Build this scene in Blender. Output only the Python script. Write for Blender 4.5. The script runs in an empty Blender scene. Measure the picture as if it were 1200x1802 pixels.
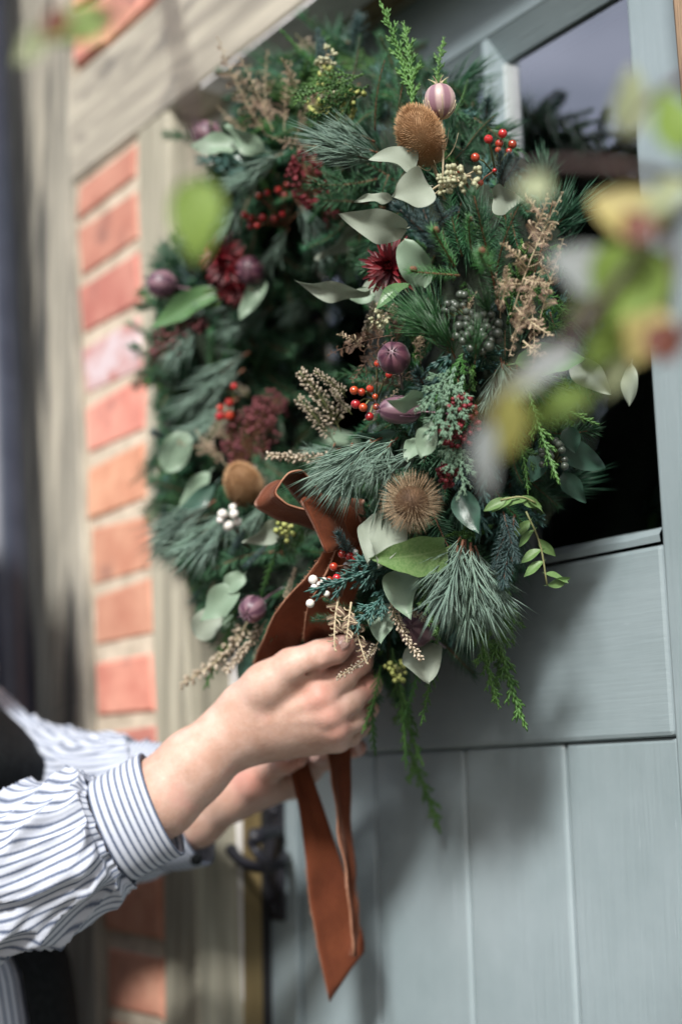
import bpy, math, random
import numpy as np
from mathutils import Vector, Matrix, noise

# ------------------------------------------------------------------ scene, camera, light
scene = bpy.context.scene
col = scene.collection
rad = math.radians

HEAD, PITCH, ROLL, FPX = rad(36.9), rad(11.15), 0.022, 2500.0
CAM = Vector((0.0, -0.85, 1.2))
FWD = Vector((-math.cos(HEAD) * math.cos(PITCH), math.sin(HEAD) * math.cos(PITCH), math.sin(PITCH)))
_r0 = Vector((math.sin(HEAD), math.cos(HEAD), 0.0))
_u0 = _r0.cross(FWD)
UPV = _u0 * math.cos(ROLL) + _r0 * math.sin(ROLL)
RGT = _r0 * math.cos(ROLL) - _u0 * math.sin(ROLL)

cam_data = bpy.data.cameras.new("camera")
cam = bpy.data.objects.new("camera", cam_data)
col.objects.link(cam)
cam.matrix_world = Matrix((
    (RGT.x, UPV.x, -FWD.x, CAM.x), (RGT.y, UPV.y, -FWD.y, CAM.y),
    (RGT.z, UPV.z, -FWD.z, CAM.z), (0, 0, 0, 1)))
cam_data.sensor_fit = 'VERTICAL'
cam_data.sensor_height = 36.0
cam_data.lens = FPX / 1802.0 * 36.0
cam_data.clip_start = 0.02
cam_data.clip_end = 400.0
cam_data.dof.use_dof = True
cam_data.dof.focus_distance = 1.045
cam_data.dof.aperture_fstop = 2.3
cam_data.dof.aperture_blades = 9
scene.camera = cam

SUN_AZ, SUN_EL = rad(38.0), rad(35.0)          # azimuth measured from the wall normal (-y) towards +x
sun_dir = Vector((math.sin(SUN_AZ) * math.cos(SUN_EL), -math.cos(SUN_AZ) * math.cos(SUN_EL), math.sin(SUN_EL)))
world = bpy.data.worlds.new("World")
scene.world = world
world.use_nodes = True
_wn = world.node_tree
_bg = _wn.nodes["Background"]
_sky = _wn.nodes.new("ShaderNodeTexSky")
_sky.sky_type = 'NISHITA'
_sky.sun_disc = False
_sky.sun_elevation = SUN_EL
_sky.sun_rotation = math.atan2(sun_dir.x, sun_dir.y)
_sky.air_density = 1.0
_sky.dust_density = 5.0
_tc = _wn.nodes.new("ShaderNodeTexCoord"); _mp = _wn.nodes.new("ShaderNodeMapping"); _mp.inputs["Scale"].default_value = (1, 1, 2.2)
_cn = _wn.nodes.new("ShaderNodeTexNoise"); _cn.inputs["Scale"].default_value = 4.5; _cn.inputs["Detail"].default_value = 7
_cr = _wn.nodes.new("ShaderNodeValToRGB"); _cr.color_ramp.elements[0].position = 0.36; _cr.color_ramp.elements[1].position = 0.62
_cm = _wn.nodes.new("ShaderNodeMix"); _cm.data_type = 'RGBA'; _cm.inputs[7].default_value = (7.6, 8.0, 9.6, 1)   # bright broken cloud
_wn.links.new(_tc.outputs["Generated"], _mp.inputs[0]); _wn.links.new(_mp.outputs[0], _cn.inputs["Vector"]); _wn.links.new(_cn.outputs[0], _cr.inputs[0])
_wn.links.new(_cr.outputs[0], _cm.inputs[0]); _wn.links.new(_sky.outputs[0], _cm.inputs[6]); _wn.links.new(_cm.outputs[2], _bg.inputs[0])
_bg.inputs[1].default_value = 0.095
sl = bpy.data.lights.new("sun", 'SUN')
sun = bpy.data.objects.new("sun", sl)
col.objects.link(sun)
sl.energy = 3.8
sl.angle = rad(9.0)
sl.color = (1.0, 0.98, 0.95)
sun.rotation_euler = (-sun_dir).to_track_quat('-Z', 'Y').to_euler()
scene.view_settings.view_transform = 'Standard'
scene.view_settings.look = 'None'
scene.view_settings.gamma = 1.0
scene.view_settings.exposure = 0.5
scene.cycles.use_denoising = True
scene.cycles.denoising_prefilter = 'ACCURATE'
scene.cycles.max_bounces = 6
scene.cycles.caustics_reflective = False
scene.cycles.caustics_refractive = False
scene.cycles.sample_clamp_indirect = 6.0

R = random.Random(7)


def ray(px, py):
    return FWD + RGT * ((px - 600.0) / FPX) - UPV * ((py - 901.0) / FPX)


def at(px, py, h):
    """point h metres in front of the door face seen at (px, py)"""
    d = ray(px, py)
    return CAM + d * ((-h - CAM.y) / d.y)


def atz(px, py, z):
    """point at depth z from the lens"""
    return CAM + ray(px, py) * z


def px_of(p):
    q = p - CAM; z = q.dot(FWD)
    return 600 + FPX * q.dot(RGT) / z, 901 - FPX * q.dot(UPV) / z


# ------------------------------------------------------------------ helpers
def tag(o, label=None, cat=None, group=None, kind=None):
    if label: o['label'] = label
    if cat: o['category'] = cat
    if group: o['group'] = group
    if kind: o['kind'] = kind
    return o


def empty(name, loc, label=None, cat=None, group=None, kind=None):
    o = bpy.data.objects.new(name, None)
    o.empty_display_size = 0.05
    o.location = loc
    col.objects.link(o)
    return tag(o, label, cat, group, kind)


class MB:
    """collects vertices and faces of one mesh"""
    def __init__(s):
        s.v = []; s.f = []; s.m = []; s.uv = {}

    def quad(s, a, b, c, d, mi=0):
        n = len(s.v); s.v += [a, b, c, d]; s.f.append((n, n + 1, n + 2, n + 3)); s.m.append(mi)

    def box(s, x0, x1, y0, y1, z0, z1, mi=0):
        s.hexa([(x0, y0, z0), (x1, y0, z0), (x1, y1, z0), (x0, y1, z0), (x0, y0, z1), (x1, y0, z1), (x1, y1, z1), (x0, y1, z1)], mi)

    def hexa(s, p, mi=0):
        n = len(s.v); s.v += [tuple(q) for q in p]
        for q in ((0, 3, 2, 1), (4, 5, 6, 7), (0, 1, 5, 4), (1, 2, 6, 5), (2, 3, 7, 6), (3, 0, 4, 7)):
            s.f.append(tuple(n + i for i in q)); s.m.append(mi)

    def tube(s, pts, radii, sides=6, mi=0, cap=True):
        pts = [Vector(p) for p in pts]
        n0 = len(s.v)
        up = Vector((0.13, 0.31, 0.94))
        for i, p in enumerate(pts):
            t = (pts[min(i + 1, len(pts) - 1)] - pts[max(i - 1, 0)])
            t = t.normalized() if t.length > 1e-9 else Vector((0, 0, 1))
            a = t.cross(up)
            if a.length < 1e-3: a = t.cross(Vector((1, 0, 0)))
            a.normalize(); b = a.cross(t)
            r = radii[i] if hasattr(radii, '__len__') else radii
            for k in range(sides):
                an = 2 * math.pi * k / sides
                s.v.append(tuple(p + a * (math.cos(an) * r) + b * (math.sin(an) * r)))
            up = b
        for i in range(len(pts) - 1):
            for k in range(sides):
                k2 = (k + 1) % sides
                s.f.append((n0 + i * sides + k, n0 + i * sides + k2, n0 + (i + 1) * sides + k2, n0 + (i + 1) * sides + k)); s.m.append(mi)
        if cap:
            s.f.append(tuple(n0 + k for k in range(sides))[::-1]); s.m.append(mi)
            e = n0 + (len(pts) - 1) * sides
            s.f.append(tuple(e + k for k in range(sides))); s.m.append(mi)

    def needle(s, base, d, L, w, bend=Vector((0, 0, 0)), mi=0, mid=True):
        """three-sided tapering blade"""
        d = d.normalized()
        a = d.cross(Vector((0.37, 0.21, 0.9)))
        if a.length < 1e-3: a = d.cross(Vector((1, 0, 0)))
        a.normalize(); b = d.cross(a)
        n = len(s.v)
        tri = [(a * math.cos(q) + b * math.sin(q)) for q in (0, 2.094, 4.189)]
        for q in tri: s.v.append(tuple(base + q * w * 0.45))
        if mid:
            m = base + d * L * 0.55 + bend * L * 0.28
            for q in tri: s.v.append(tuple(m + q * w * 0.5))
        s.v.append(tuple(base + d * L + bend * L))
        e = len(s.v) - 1
        if mid:
            for k in range(3):
                k2 = (k + 1) % 3
                s.f.append((n + k, n + k2, n + 3 + k2, n + 3 + k)); s.m.append(mi)
                s.f.append((n + 3 + k, n + 3 + k2, e)); s.m.append(mi)
        else:
            for k in range(3):
                s.f.append((n + k, n + (k + 1) % 3, e)); s.m.append(mi)

    def blob(s, c, r, mi=0, axis=None, el=1.0):
        """small bead (octahedron split once is too heavy: 6 + 8 vertices)"""
        c = Vector(c); z = (axis or Vector((0, 0, 1))).normalized()
        x = z.cross(Vector((0.3, 0.8, 0.1))); x.normalize(); y = z.cross(x)
        n = len(s.v)
        s.v.append(tuple(c - z * r * el))
        for zz, rr in ((-0.5, 0.87), (0.5, 0.87)):
            for k in range(6):
                an = k * math.pi / 3 + (0.5 if zz > 0 else 0)
                s.v.append(tuple(c + z * (zz * r * el) + (x * math.cos(an) + y * math.sin(an)) * (r * rr)))
        s.v.append(tuple(c + z * r * el))
        for k in range(6):
            k2 = (k + 1) % 6
            s.f.append((n, n + 1 + k2, n + 1 + k)); s.m.append(mi)
            s.f.append((n + 1 + k, n + 1 + k2, n + 7 + k2, n + 7 + k)); s.m.append(mi)
            s.f.append((n + 7 + k, n + 7 + k2, n + 13)); s.m.append(mi)

    def grid(s, P, mi=0, uv=None, close_u=False):
        """P[i][j] points"""
        n = len(s.v); nu = len(P); nv = len(P[0])
        for row in P:
            for p in row: s.v.append(tuple(p))
        if uv:
            for i in range(nu):
                for j in range(nv): s.uv[n + i * nv + j] = uv[i][j]
        for i in range(nu if close_u else nu - 1):
            i2 = (i + 1) % nu
            for j in range(nv - 1):
                s.f.append((n + i * nv + j, n + i2 * nv + j, n + i2 * nv + j + 1, n + i * nv + j + 1)); s.m.append(mi)

    def mesh(s, name, mats, smooth=True):
        me = bpy.data.meshes.new(name)
        me.from_pydata([tuple(q) for q in s.v], [], s.f)
        for m in (mats if isinstance(mats, (list, tuple)) else [mats]): me.materials.append(m)
        if len(me.materials) > 1: me.polygons.foreach_set("material_index", s.m)
        me.polygons.foreach_set("use_smooth", [bool(smooth)] * len(s.f))
        if s.uv:
            ul = me.uv_layers.new(name="UVMap")
            li = np.zeros(len(me.loops), dtype=np.int32); me.loops.foreach_get("vertex_index", li)
            arr = np.zeros((len(s.v), 2), dtype=np.float32)
            for k, q in s.uv.items(): arr[k] = q
            ul.data.foreach_set("uv", arr[li].ravel())
        me.update()
        return me

    def build(s, name, mats, parent=None, smooth=True):
        return link(name, s.mesh(name, mats, smooth), parent)


def link(name, me, parent=None, M=None):
    o = bpy.data.objects.new(name, me)
    col.objects.link(o)
    if parent is not None: o.parent = parent
    if M is not None: o.matrix_basis = M
    elif parent is not None:                      # mesh given in world space under a translated parent
        off = Vector((0, 0, 0)); p = parent
        while p is not None:
            off += p.matrix_basis.translation; p = p.parent
        o.matrix_basis = Matrix.Translation(-off)
    return o


def bevel(o, w, seg=2):
    b = o.modifiers.new("bevel", 'BEVEL'); b.width = w; b.segments = seg; b.limit_method = 'ANGLE'
    return o


def crv(pts, n):
    """Catmull-Rom through pts, n samples"""
    P = [np.array(p, dtype=float) for p in pts]
    P = [2 * P[0] - P[1]] + P + [2 * P[-1] - P[-2]]
    out = []
    m = len(P) - 3
    for k in range(n):
        t = k / (n - 1) * m
        i = min(int(t), m - 1); t -= i
        a, b, c, d = P[i:i + 4]
        out.append(0.5 * ((2 * b) + (c - a) * t + (2 * a - 5 * b + 4 * c - d) * t * t + (3 * b - a - 3 * c + d) * t ** 3))
    return out


def vec(a):
    return Vector((float(a[0]), float(a[1]), float(a[2])))


# ------------------------------------------------------------------ materials
def pm(name, c1, c2=None, scale=10.0, stretch=(1, 1, 1), rough=0.6, bump=0.0, bscale=60.0, bstretch=None, c3=None, s3=4.0,
       rnd=0.0, hue=0.0, spec=0.5, sheen=0.0, sss=0.0, trans=0.0, coat=0.0, coord='Object', lo=0.35, hi=0.65, t3=(0.55, 0.7), sst=None):
    m = bpy.data.materials.new(name); m.use_nodes = True
    nt = m.node_tree; N = nt.nodes; L = nt.links
    b = N["Principled BSDF"]
    b.inputs["Roughness"].default_value = rough
    b.inputs["Specular IOR Level"].default_value = spec
    if sheen:
        b.inputs["Sheen Weight"].default_value = sheen; b.inputs["Sheen Roughness"].default_value = 0.35
    if sss:
        b.inputs["Subsurface Weight"].default_value = sss; b.inputs["Subsurface Radius"].default_value = (1.0, 0.35, 0.2)
        b.inputs["Subsurface Scale"].default_value = 0.006
    if coat: b.inputs["Coat Weight"].default_value = coat; b.inputs["Coat Roughness"].default_value = 0.15
    tc = N.new("ShaderNodeTexCoord")

    def nz(sc, st, det=5.0):
        mp = N.new("ShaderNodeMapping"); mp.inputs["Scale"].default_value = st
        L.new(tc.outputs[coord], mp.inputs[0])
        n = N.new("ShaderNodeTexNoise"); n.inputs["Scale"].default_value = sc; n.inputs["Detail"].default_value = det
        n.inputs["Roughness"].default_value = 0.62
        L.new(mp.outputs[0], n.inputs["Vector"])
        return n
    if c2 is None:
        rgb = N.new("ShaderNodeRGB"); rgb.outputs[0].default_value = (*c1, 1); out = rgb.outputs[0]
    else:
        n = nz(scale, stretch)
        cr = N.new("ShaderNodeValToRGB")
        cr.color_ramp.elements[0].position = lo; cr.color_ramp.elements[0].color = (*c1, 1)
        cr.color_ramp.elements[1].position = hi; cr.color_ramp.elements[1].color = (*c2, 1)
        L.new(n.outputs[0], cr.inputs[0]); out = cr.outputs[0]
    if c3 is not None:
        n3 = nz(s3, sst or stretch, 3.0)
        cr3 = N.new("ShaderNodeValToRGB")
        cr3.color_ramp.elements[0].position = t3[0]; cr3.color_ramp.elements[0].color = (0, 0, 0, 1)
        cr3.color_ramp.elements[1].position = t3[1]; cr3.color_ramp.elements[1].color = (1, 1, 1, 1)
        L.new(n3.outputs[0], cr3.inputs[0])
        mx = N.new("ShaderNodeMix"); mx.data_type = 'RGBA'
        L.new(cr3.outputs[0], mx.inputs[0]); L.new(out, mx.inputs[6]); mx.inputs[7].default_value = (*c3, 1)
        out = mx.outputs[2]
    if rnd or hue:
        oi = N.new("ShaderNodeObjectInfo")
        hs = N.new("ShaderNodeHueSaturation")
        mr = N.new("ShaderNodeMapRange"); mr.inputs[3].default_value = 1 - rnd; mr.inputs[4].default_value = 1 + rnd
        L.new(oi.outputs["Random"], mr.inputs[0]); L.new(mr.outputs[0], hs.inputs["Value"])
        if hue:
            m2 = N.new("ShaderNodeMath"); m2.operation = 'MULTIPLY'; m2.inputs[1].default_value = 7.31
            fr = N.new("ShaderNodeMath"); fr.operation = 'FRACT'
            L.new(oi.outputs["Random"], m2.inputs[0]); L.new(m2.outputs[0], fr.inputs[0])
            mh = N.new("ShaderNodeMapRange"); mh.inputs[3].default_value = 0.5 - hue; mh.inputs[4].default_value = 0.5 + hue
            L.new(fr.outputs[0], mh.inputs[0]); L.new(mh.outputs[0], hs.inputs["Hue"])
        L.new(out, hs.inputs["Color"]); out = hs.outputs[0]
    L.new(out, b.inputs["Base Color"])
    if bump:
        nb = nz(bscale, bstretch or stretch, 4.0)
        bp = N.new("ShaderNodeBump"); bp.inputs["Strength"].default_value = bump; bp.inputs["Distance"].default_value = 0.002
        L.new(nb.outputs[0], bp.inputs["Height"]); L.new(bp.outputs[0], b.inputs["Normal"])
    if trans:
        tr = N.new("ShaderNodeBsdfTranslucent"); L.new(out, tr.inputs[0])
        ms = N.new("ShaderNodeMixShader"); ms.inputs[0].default_value = trans
        L.new(b.outputs[0], ms.inputs[1]); L.new(tr.outputs[0], ms.inputs[2])
        L.new(ms.outputs[0], N["Material Output"].inputs[0])
    m["out_color"] = 1
    return m


def leafmat(name, c1, c2, vein, back=None, rough=0.45, spec=0.4, trans=0.2, rnd=0.12, blotch=None, veins=0.5):
    """leaf blade: midrib and side veins from the UV map (u along, v across), paler underside"""
    m = pm(name, c1, c2, scale=35, rough=rough, spec=spec, trans=trans, rnd=rnd, c3=blotch, s3=18, t3=(0.58, 0.72), bump=0.15, bscale=90)
    nt = m.node_tree; N = nt.nodes; L = nt.links
    b = N["Principled BSDF"]
    src = b.inputs["Base Color"].links[0].from_socket
    uv = N.new("ShaderNodeUVMap"); sp = N.new("ShaderNodeSeparateXYZ"); L.new(uv.outputs[0], sp.inputs[0])

    def mth(op, a, c=None):
        q = N.new("ShaderNodeMath"); q.operation = op
        for i, x in enumerate((a, c)):
            if x is None: continue
            if isinstance(x, (int, float)): q.inputs[i].default_value = x
            else: L.new(x, q.inputs[i])
        return q.outputs[0]
    av = mth('ABSOLUTE', mth('SUBTRACT', sp.outputs[1], 0.5))
    mid = mth('LESS_THAN', av, 0.02)
    side = mth('LESS_THAN', mth('FRACT', mth('SUBTRACT', mth('MULTIPLY', sp.outputs[0], 7.0), mth('MULTIPLY', av, 5.0))), 0.09)
    vf = mth('MULTIPLY', mth('MAXIMUM', mid, mth('MULTIPLY', side, 0.45)), veins)
    mx = N.new("ShaderNodeMix"); mx.data_type = 'RGBA'
    L.new(vf, mx.inputs[0]); L.new(src, mx.inputs[6]); mx.inputs[7].default_value = (*vein, 1)
    out = mx.outputs[2]
    if back is not None:
        g = N.new("ShaderNodeNewGeometry")
        m2 = N.new("ShaderNodeMix"); m2.data_type = 'RGBA'
        L.new(g.outputs["Backfacing"], m2.inputs[0]); L.new(out, m2.inputs[6]); m2.inputs[7].default_value = (*back, 1)
        out = m2.outputs[2]
    L.new(out, b.inputs["Base Color"])
    return m

# ------------------------------------------------------------------ the place: ground, wall, timber frame, door
M_ground = pm("gravel_ground", (0.065, 0.063, 0.052), (0.14, 0.132, 0.11), scale=60, rough=0.9, bump=0.6, bscale=90)
M_brick = pm("red_brick", (0.49, 0.20, 0.14), (0.62, 0.31, 0.22), scale=20, rough=0.85, bump=0.9, bscale=55, c3=(0.30, 0.15, 0.12), s3=11, t3=(0.56, 0.72), rnd=0.2, hue=0.016)
M_brickpale = pm("bloomed_brick", (0.46, 0.18, 0.15), (0.60, 0.50, 0.52), scale=16, rough=0.9, bump=0.5, bscale=70, lo=0.4, hi=0.58)
M_mortar = pm("lime_mortar", (0.40, 0.34, 0.26), (0.60, 0.52, 0.41), scale=40, rough=0.95, bump=0.5, bscale=120)
M_oak = pm("weathered_oak", (0.165, 0.16, 0.135), (0.43, 0.40, 0.325), scale=9, stretch=(6, 6, 0.5), rough=0.85, bump=0.7, bscale=30, c3=(0.055, 0.055, 0.05), s3=2.4, sst=(9, 9, 1.0), t3=(0.51, 0.62))
M_oakH = pm("weathered_oak_beam", (0.25, 0.23, 0.19), (0.46, 0.425, 0.345), scale=9, stretch=(0.5, 6, 6), rough=0.85, bump=0.7, bscale=30, c3=(0.12, 0.11, 0.10), s3=3.0, sst=(2.2, 6, 6), t3=(0.58, 0.72))
M_oakgrey = pm("grey_oak_post", (0.20, 0.19, 0.145), (0.41, 0.385, 0.30), scale=8, stretch=(6, 6, 0.4), rough=0.85, bump=0.6, bscale=28)
M_oakbrown = pm("brown_oak_post", (0.13, 0.075, 0.04), (0.32, 0.22, 0.14), scale=10, stretch=(7, 7, 0.5), rough=0.8, bump=0.9, bscale=34, c3=(0.06, 0.035, 0.02), s3=8)
M_lining = pm("pale_lining_board", (0.55, 0.54, 0.53), (0.74, 0.73, 0.72), scale=8, stretch=(2, 6, 2), rough=0.8, bump=0.3)
M_stop = pm("golden_oak_stop", (0.12, 0.085, 0.035), (0.20, 0.15, 0.065), scale=10, stretch=(4, 4, 0.6), rough=0.6, bump=0.2)
M_dark = pm("gap_shade", (0.012, 0.012, 0.014), rough=0.9)  # near-black colour stands in for the shade in the gaps round the door
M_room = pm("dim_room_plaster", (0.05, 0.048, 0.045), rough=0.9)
M_pipe = pm("blue_black_pipe", (0.022, 0.031, 0.052), (0.034, 0.045, 0.07), scale=20, rough=0.42, spec=0.5)
M_iron = pm("black_iron", (0.010, 0.011, 0.015), (0.022, 0.022, 0.03), scale=50, rough=0.45, spec=0.4, bump=0.3)
M_render = pm("lime_render", (0.50, 0.45, 0.37), (0.62, 0.57, 0.48), scale=12, rough=0.95, bump=0.5, bscale=60)


def paint(name, stretch):
    m = pm(name, (0.22, 0.278, 0.295), (0.27, 0.33, 0.352), scale=7, stretch=(1, 1, 1), rough=0.4, spec=0.6,
           bump=0.26, bscale=22, bstretch=stretch, c3=(0.31, 0.37, 0.40), s3=30, sst=stretch, t3=(0.68, 0.76))
    return m


M_paintV = paint("sage_paint_upright", (9, 9, 0.5))
M_paintH = paint("sage_paint_rail", (0.5, 9, 9))

g = MB(); g.quad((-80, -80, 0), (80, -80, 0), (80, 80, 0), (-80, 80, 0))
tag(g.build("ground", M_ground), kind='structure')

YW = -0.087            # front face of the timber frame, in front of the door face (y = 0)
LINT0, LINT1 = 1.980, 2.133


def lean(pts, z):
    (z0, x0), (z1, x1) = pts
    return x0 + (x1 - x0) * max(0.0, (z - z0) / (z1 - z0))


POST_L = ((1.006, -1.336), (1.975, -1.408)); POST_R = ((1.033, -1.268), (1.975, -1.334))
BR_L = ((0.993, -1.473), (1.975, -1.579)); FAR_L = ((1.309, -1.664), (2.161, -1.777))


def slanted(name, lf, rf, z0, z1, y0, y1, mat, parent=None, n=18, wob=0.003, seed=0):
    """hewn upright timber with slightly uneven arrises"""
    mb = MB(); ring = []
    for i in range(n + 1):
        z = z0 + (z1 - z0) * i / n
        w = [noise.noise(Vector((seed * 7.7 + k * 3.1, 0, z * 4))) * wob for k in range(4)]
        a, b = lean(lf, z), lean(rf, z)
        c = 0.004
        ring.append([(a + w[0], y1, z), (a + w[0], y0 + c + w[1], z), (a + c + w[0], y0 + w[1], z), (b - c + w[2], y0 + w[3], z), (b + w[2], y0 + c + w[3], z), (b + w[2], y1, z)])
    P = list(zip(*ring))
    mb.grid([list(p) for p in P], close_u=True)
    for e, fl in ((0, True), (n, False)):
        k = len(mb.v); mb.v += ring[e]; mb.f.append(tuple(range(k, k + 6))[::-1] if fl else tuple(range(k, k + 6))); mb.m.append(0)
    return mb.build(name, mat, parent, smooth=False)


t = slanted("timber_post", POST_L, POST_R, 0, LINT0, YW, 0.06, M_oakgrey, seed=1)
tag(t, "narrow grey oak post between the bricks and the green door", "post")
t = slanted("timber_post", FAR_L, BR_L, 0, 2.9, YW - 0.004, 0.06, M_oak, seed=2, wob=0.005)
tag(t, "beige weathered oak post with dark cracks beside the drainpipe", "post")
t = slanted("timber_post", ((0, -0.606), (2, -0.606)), ((0, -0.46), (2, -0.46)), 0, LINT0, YW, 0.06, M_oakbrown, seed=3)
tag(t, "brown grained oak post at the right edge of the door", "post")
mb = MB(); ring = []
x0 = lean(BR_L, 2.05); n = 24
for i in range(n + 1):
    x = x0 + (0.25 - x0) * i / n
    w = [noise.noise(Vector((x * 3, k * 5.0, 9))) * 0.005 for k in range(4)]
    ring.append([(x, 0.06, LINT0), (x, YW + 0.005, LINT0 + w[0] * .4), (x, YW, LINT0 + 0.005 + w[0] * .4), (x, YW, LINT1 - 0.006 + w[1]), (x, YW + 0.006, LINT1 + w[1]), (x, 0.06, LINT1)])
mb.grid([list(p) for p in zip(*ring)], close_u=True)
for e, fl in ((0, True), (n, False)):
    k = len(mb.v); mb.v += ring[e]; mb.f.append(tuple(range(k, k + 6))[::-1] if fl else tuple(range(k, k + 6))); mb.m.append(0)
tag(mb.build("lintel_beam", M_oakH, smooth=False), "weathered oak lintel beam running above the door", "beam")

# brick panels: mortar bed with every brick its own part
wall = empty("brick_wall", (-1.5, 0, 0), "red brick infill panel with pale mortar between two oak posts", "wall")
mb = MB()
mb.hexa([(lean(BR_L, 0) - .02, YW + .0065, 0), (lean(POST_L, 0) + .02, YW + .0065, 0), (lean(POST_L, 0) + .02, .055, 0), (lean(BR_L, 0) - .02, .055, 0),
         (lean(BR_L, LINT0) - .02, YW + .0065, LINT0), (lean(POST_L, LINT0) + .02, YW + .0065, LINT0), (lean(POST_L, LINT0) + .02, .055, LINT0), (lean(BR_L, LINT0) - .02, .055, LINT0)])
mb.build("mortar", M_mortar, wall, smooth=False)


def brick(parent, xa0, xb0, xa1, xb1, z0, z1, y, mat, rr):
    mb = MB(); c = 0.005
    j = lambda: rr.uniform(-0.0042, 0.0042)
    f = [(xa0 + j(), z0 + j()), (xb0 + j(), z0 + j()), (xb1 + j(), z1 + j()), (xa1 + j(), z1 + j())]
    cx = sum(q[0] for q in f) / 4; cz = sum(q[1] for q in f) / 4
    s = lambda q: (q[0] + (c if q[0] < cx else -c), q[1] + (c if q[1] < cz else -c))
    yy = [y + rr.uniform(-.002, .002) for _ in range(4)]
    front = [(s(q)[0], yy[i], s(q)[1]) for i, q in enumerate(f)]
    mid = [(q[0], yy[i] + c, q[1]) for i, q in enumerate(f)]
    back = [(q[0], y + 0.05, q[1]) for q in f]
    mb.v = front + mid + back
    mb.f = [(0, 1, 2, 3)] + [(4 + i, 4 + (i + 1) % 4, (i + 1) % 4, i) for i in range(4)] + [(8 + i, 8 + (i + 1) % 4, 4 + (i + 1) % 4, 4 + i) for i in range(4)]
    mb.m = [0] * len(mb.f)
    return mb.build("brick", mat, parent, smooth=False)


rb = random.Random(3)
PITCHZ = 0.0795
k = -12
while True:
    zc = 1.3235 + PITCHZ * k
    z0, z1 = zc - 0.034, zc + 0.034
    if z0 > LINT0 - 0.02: break
    if z0 > 0.0:
        z1 = min(z1, LINT0 - 0.006)
        m = M_brickpale if k == 5 else M_brick
        dl, dr = rb.uniform(.002, .008), rb.uniform(.007, .015)
        brick(wall, lean(BR_L, z0) + dl, lean(POST_L, z0) - dr, lean(BR_L, z1) + dl, lean(POST_L, z1) - dr, z0, z1, YW + .003, m, rb)
    k += 1
wall2 = empty("brick_wall", (-0.8, 0, 2.14), "red brickwork above the oak lintel beam", "wall")
mb = MB(); mb.box(-1.62, 0.25, YW + .012, .055, LINT1 - .004, 2.9); mb.build("mortar", M_mortar, wall2, smooth=False)
for kk in range(9):
    z0 = LINT1 + .012 + PITCHZ * kk
    z1 = z0 + .065
    x = -1.62 + (0.115 if kk % 2 else 0.0) - .1
    while x < 0.2:
        xa, xb = max(x, lean(BR_L, z0) + .01), min(x + .215, 0.245)
        if xb - xa > .04: brick(wall2, xa, xb, xa, xb, z0, z1, YW + .003, M_brick, rb)
        x += .225
mb = MB(); mb.box(-5, -1.79, YW + .02, .05, 0, 2.9); tag(mb.build("wall_panel", M_render, smooth=False), "pale rendered wall beyond the drainpipe", "wall")
mb = MB(); mb.box(-.456, 3.5, YW + .02, .05, 0, LINT0 - .003); tag(mb.build("wall_panel", M_render, smooth=False), "pale rendered wall right of the door", "wall")

# drainpipe with brackets
pp = empty("drainpipe", (-1.64, -.15, 0), "blue black drainpipe at the left edge of the wall", "drainpipe")
c0 = at(14, 1200, .15); c1 = at(-20, 200, .15)
d = (c1 - c0) / (c1.z - c0.z)
mb = MB(); mb.tube([c0 + d * (z - c0.z) for z in np.linspace(0, 2.9, 12)], 0.034, 20); mb.build("pipe", M_pipe, pp)
for z in (0.45, 2.45):
    mb = MB(); c = c0 + d * (z - c0.z)
    mb.tube([c - d * .02, c - d * .016, c + d * .016, c + d * .02], [.036, .040, .040, .036], 20); mb.box(c.x - .012, c.x + .012, c.y + .03, -.085, z - .015, z + .015)
    mb.build("bracket", M_pipe, pp)

# door frame
fr = empty("door_frame", (-1.0, 0, 0), "pale lined door frame with a golden oak stop round the green door", "door frame")
mb = MB(); mb.box(-1.42, -1.2685, -.036, .05, 0, LINT0 - .002); mb.build("jamb_lining", M_lining, fr, smooth=False)
mb = MB(); mb.box(-1.2685, -1.2665, -.034, -.012, 0, 1.975); bevel(mb.build("stop_strip", M_stop, fr, smooth=False), .0006)
mb = MB(); mb.box(-1.2685, -1.2670, -.0118, -.0005, 0, 1.975); mb.build("gap_shade_strip", M_dark, fr, smooth=False)  # dark strip painted in for the shaded gap beside the door
mb = MB(); mb.box(-1.262, -.61, -.0865, -.038, LINT0 - .0035, LINT0 - .0005); mb.build("head_lining", M_lining, fr, smooth=False)
mb = MB(); mb.box(-1.262, -.61, -.036, -.013, LINT0 - .006, LINT0 - .0005); bevel(mb.build("stop_strip", M_stop, fr, smooth=False), .0008)
mb = MB(); mb.box(-1.3, -.58, .0, .055, 1.9935, 2.02); mb.build("head_rebate", M_dark, fr, smooth=False)
mb = MB(); mb.box(-1.305, -1.2785, .02, .055, 0, 1.99); mb.build("jamb_rebate", M_dark, fr, smooth=False)

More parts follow.
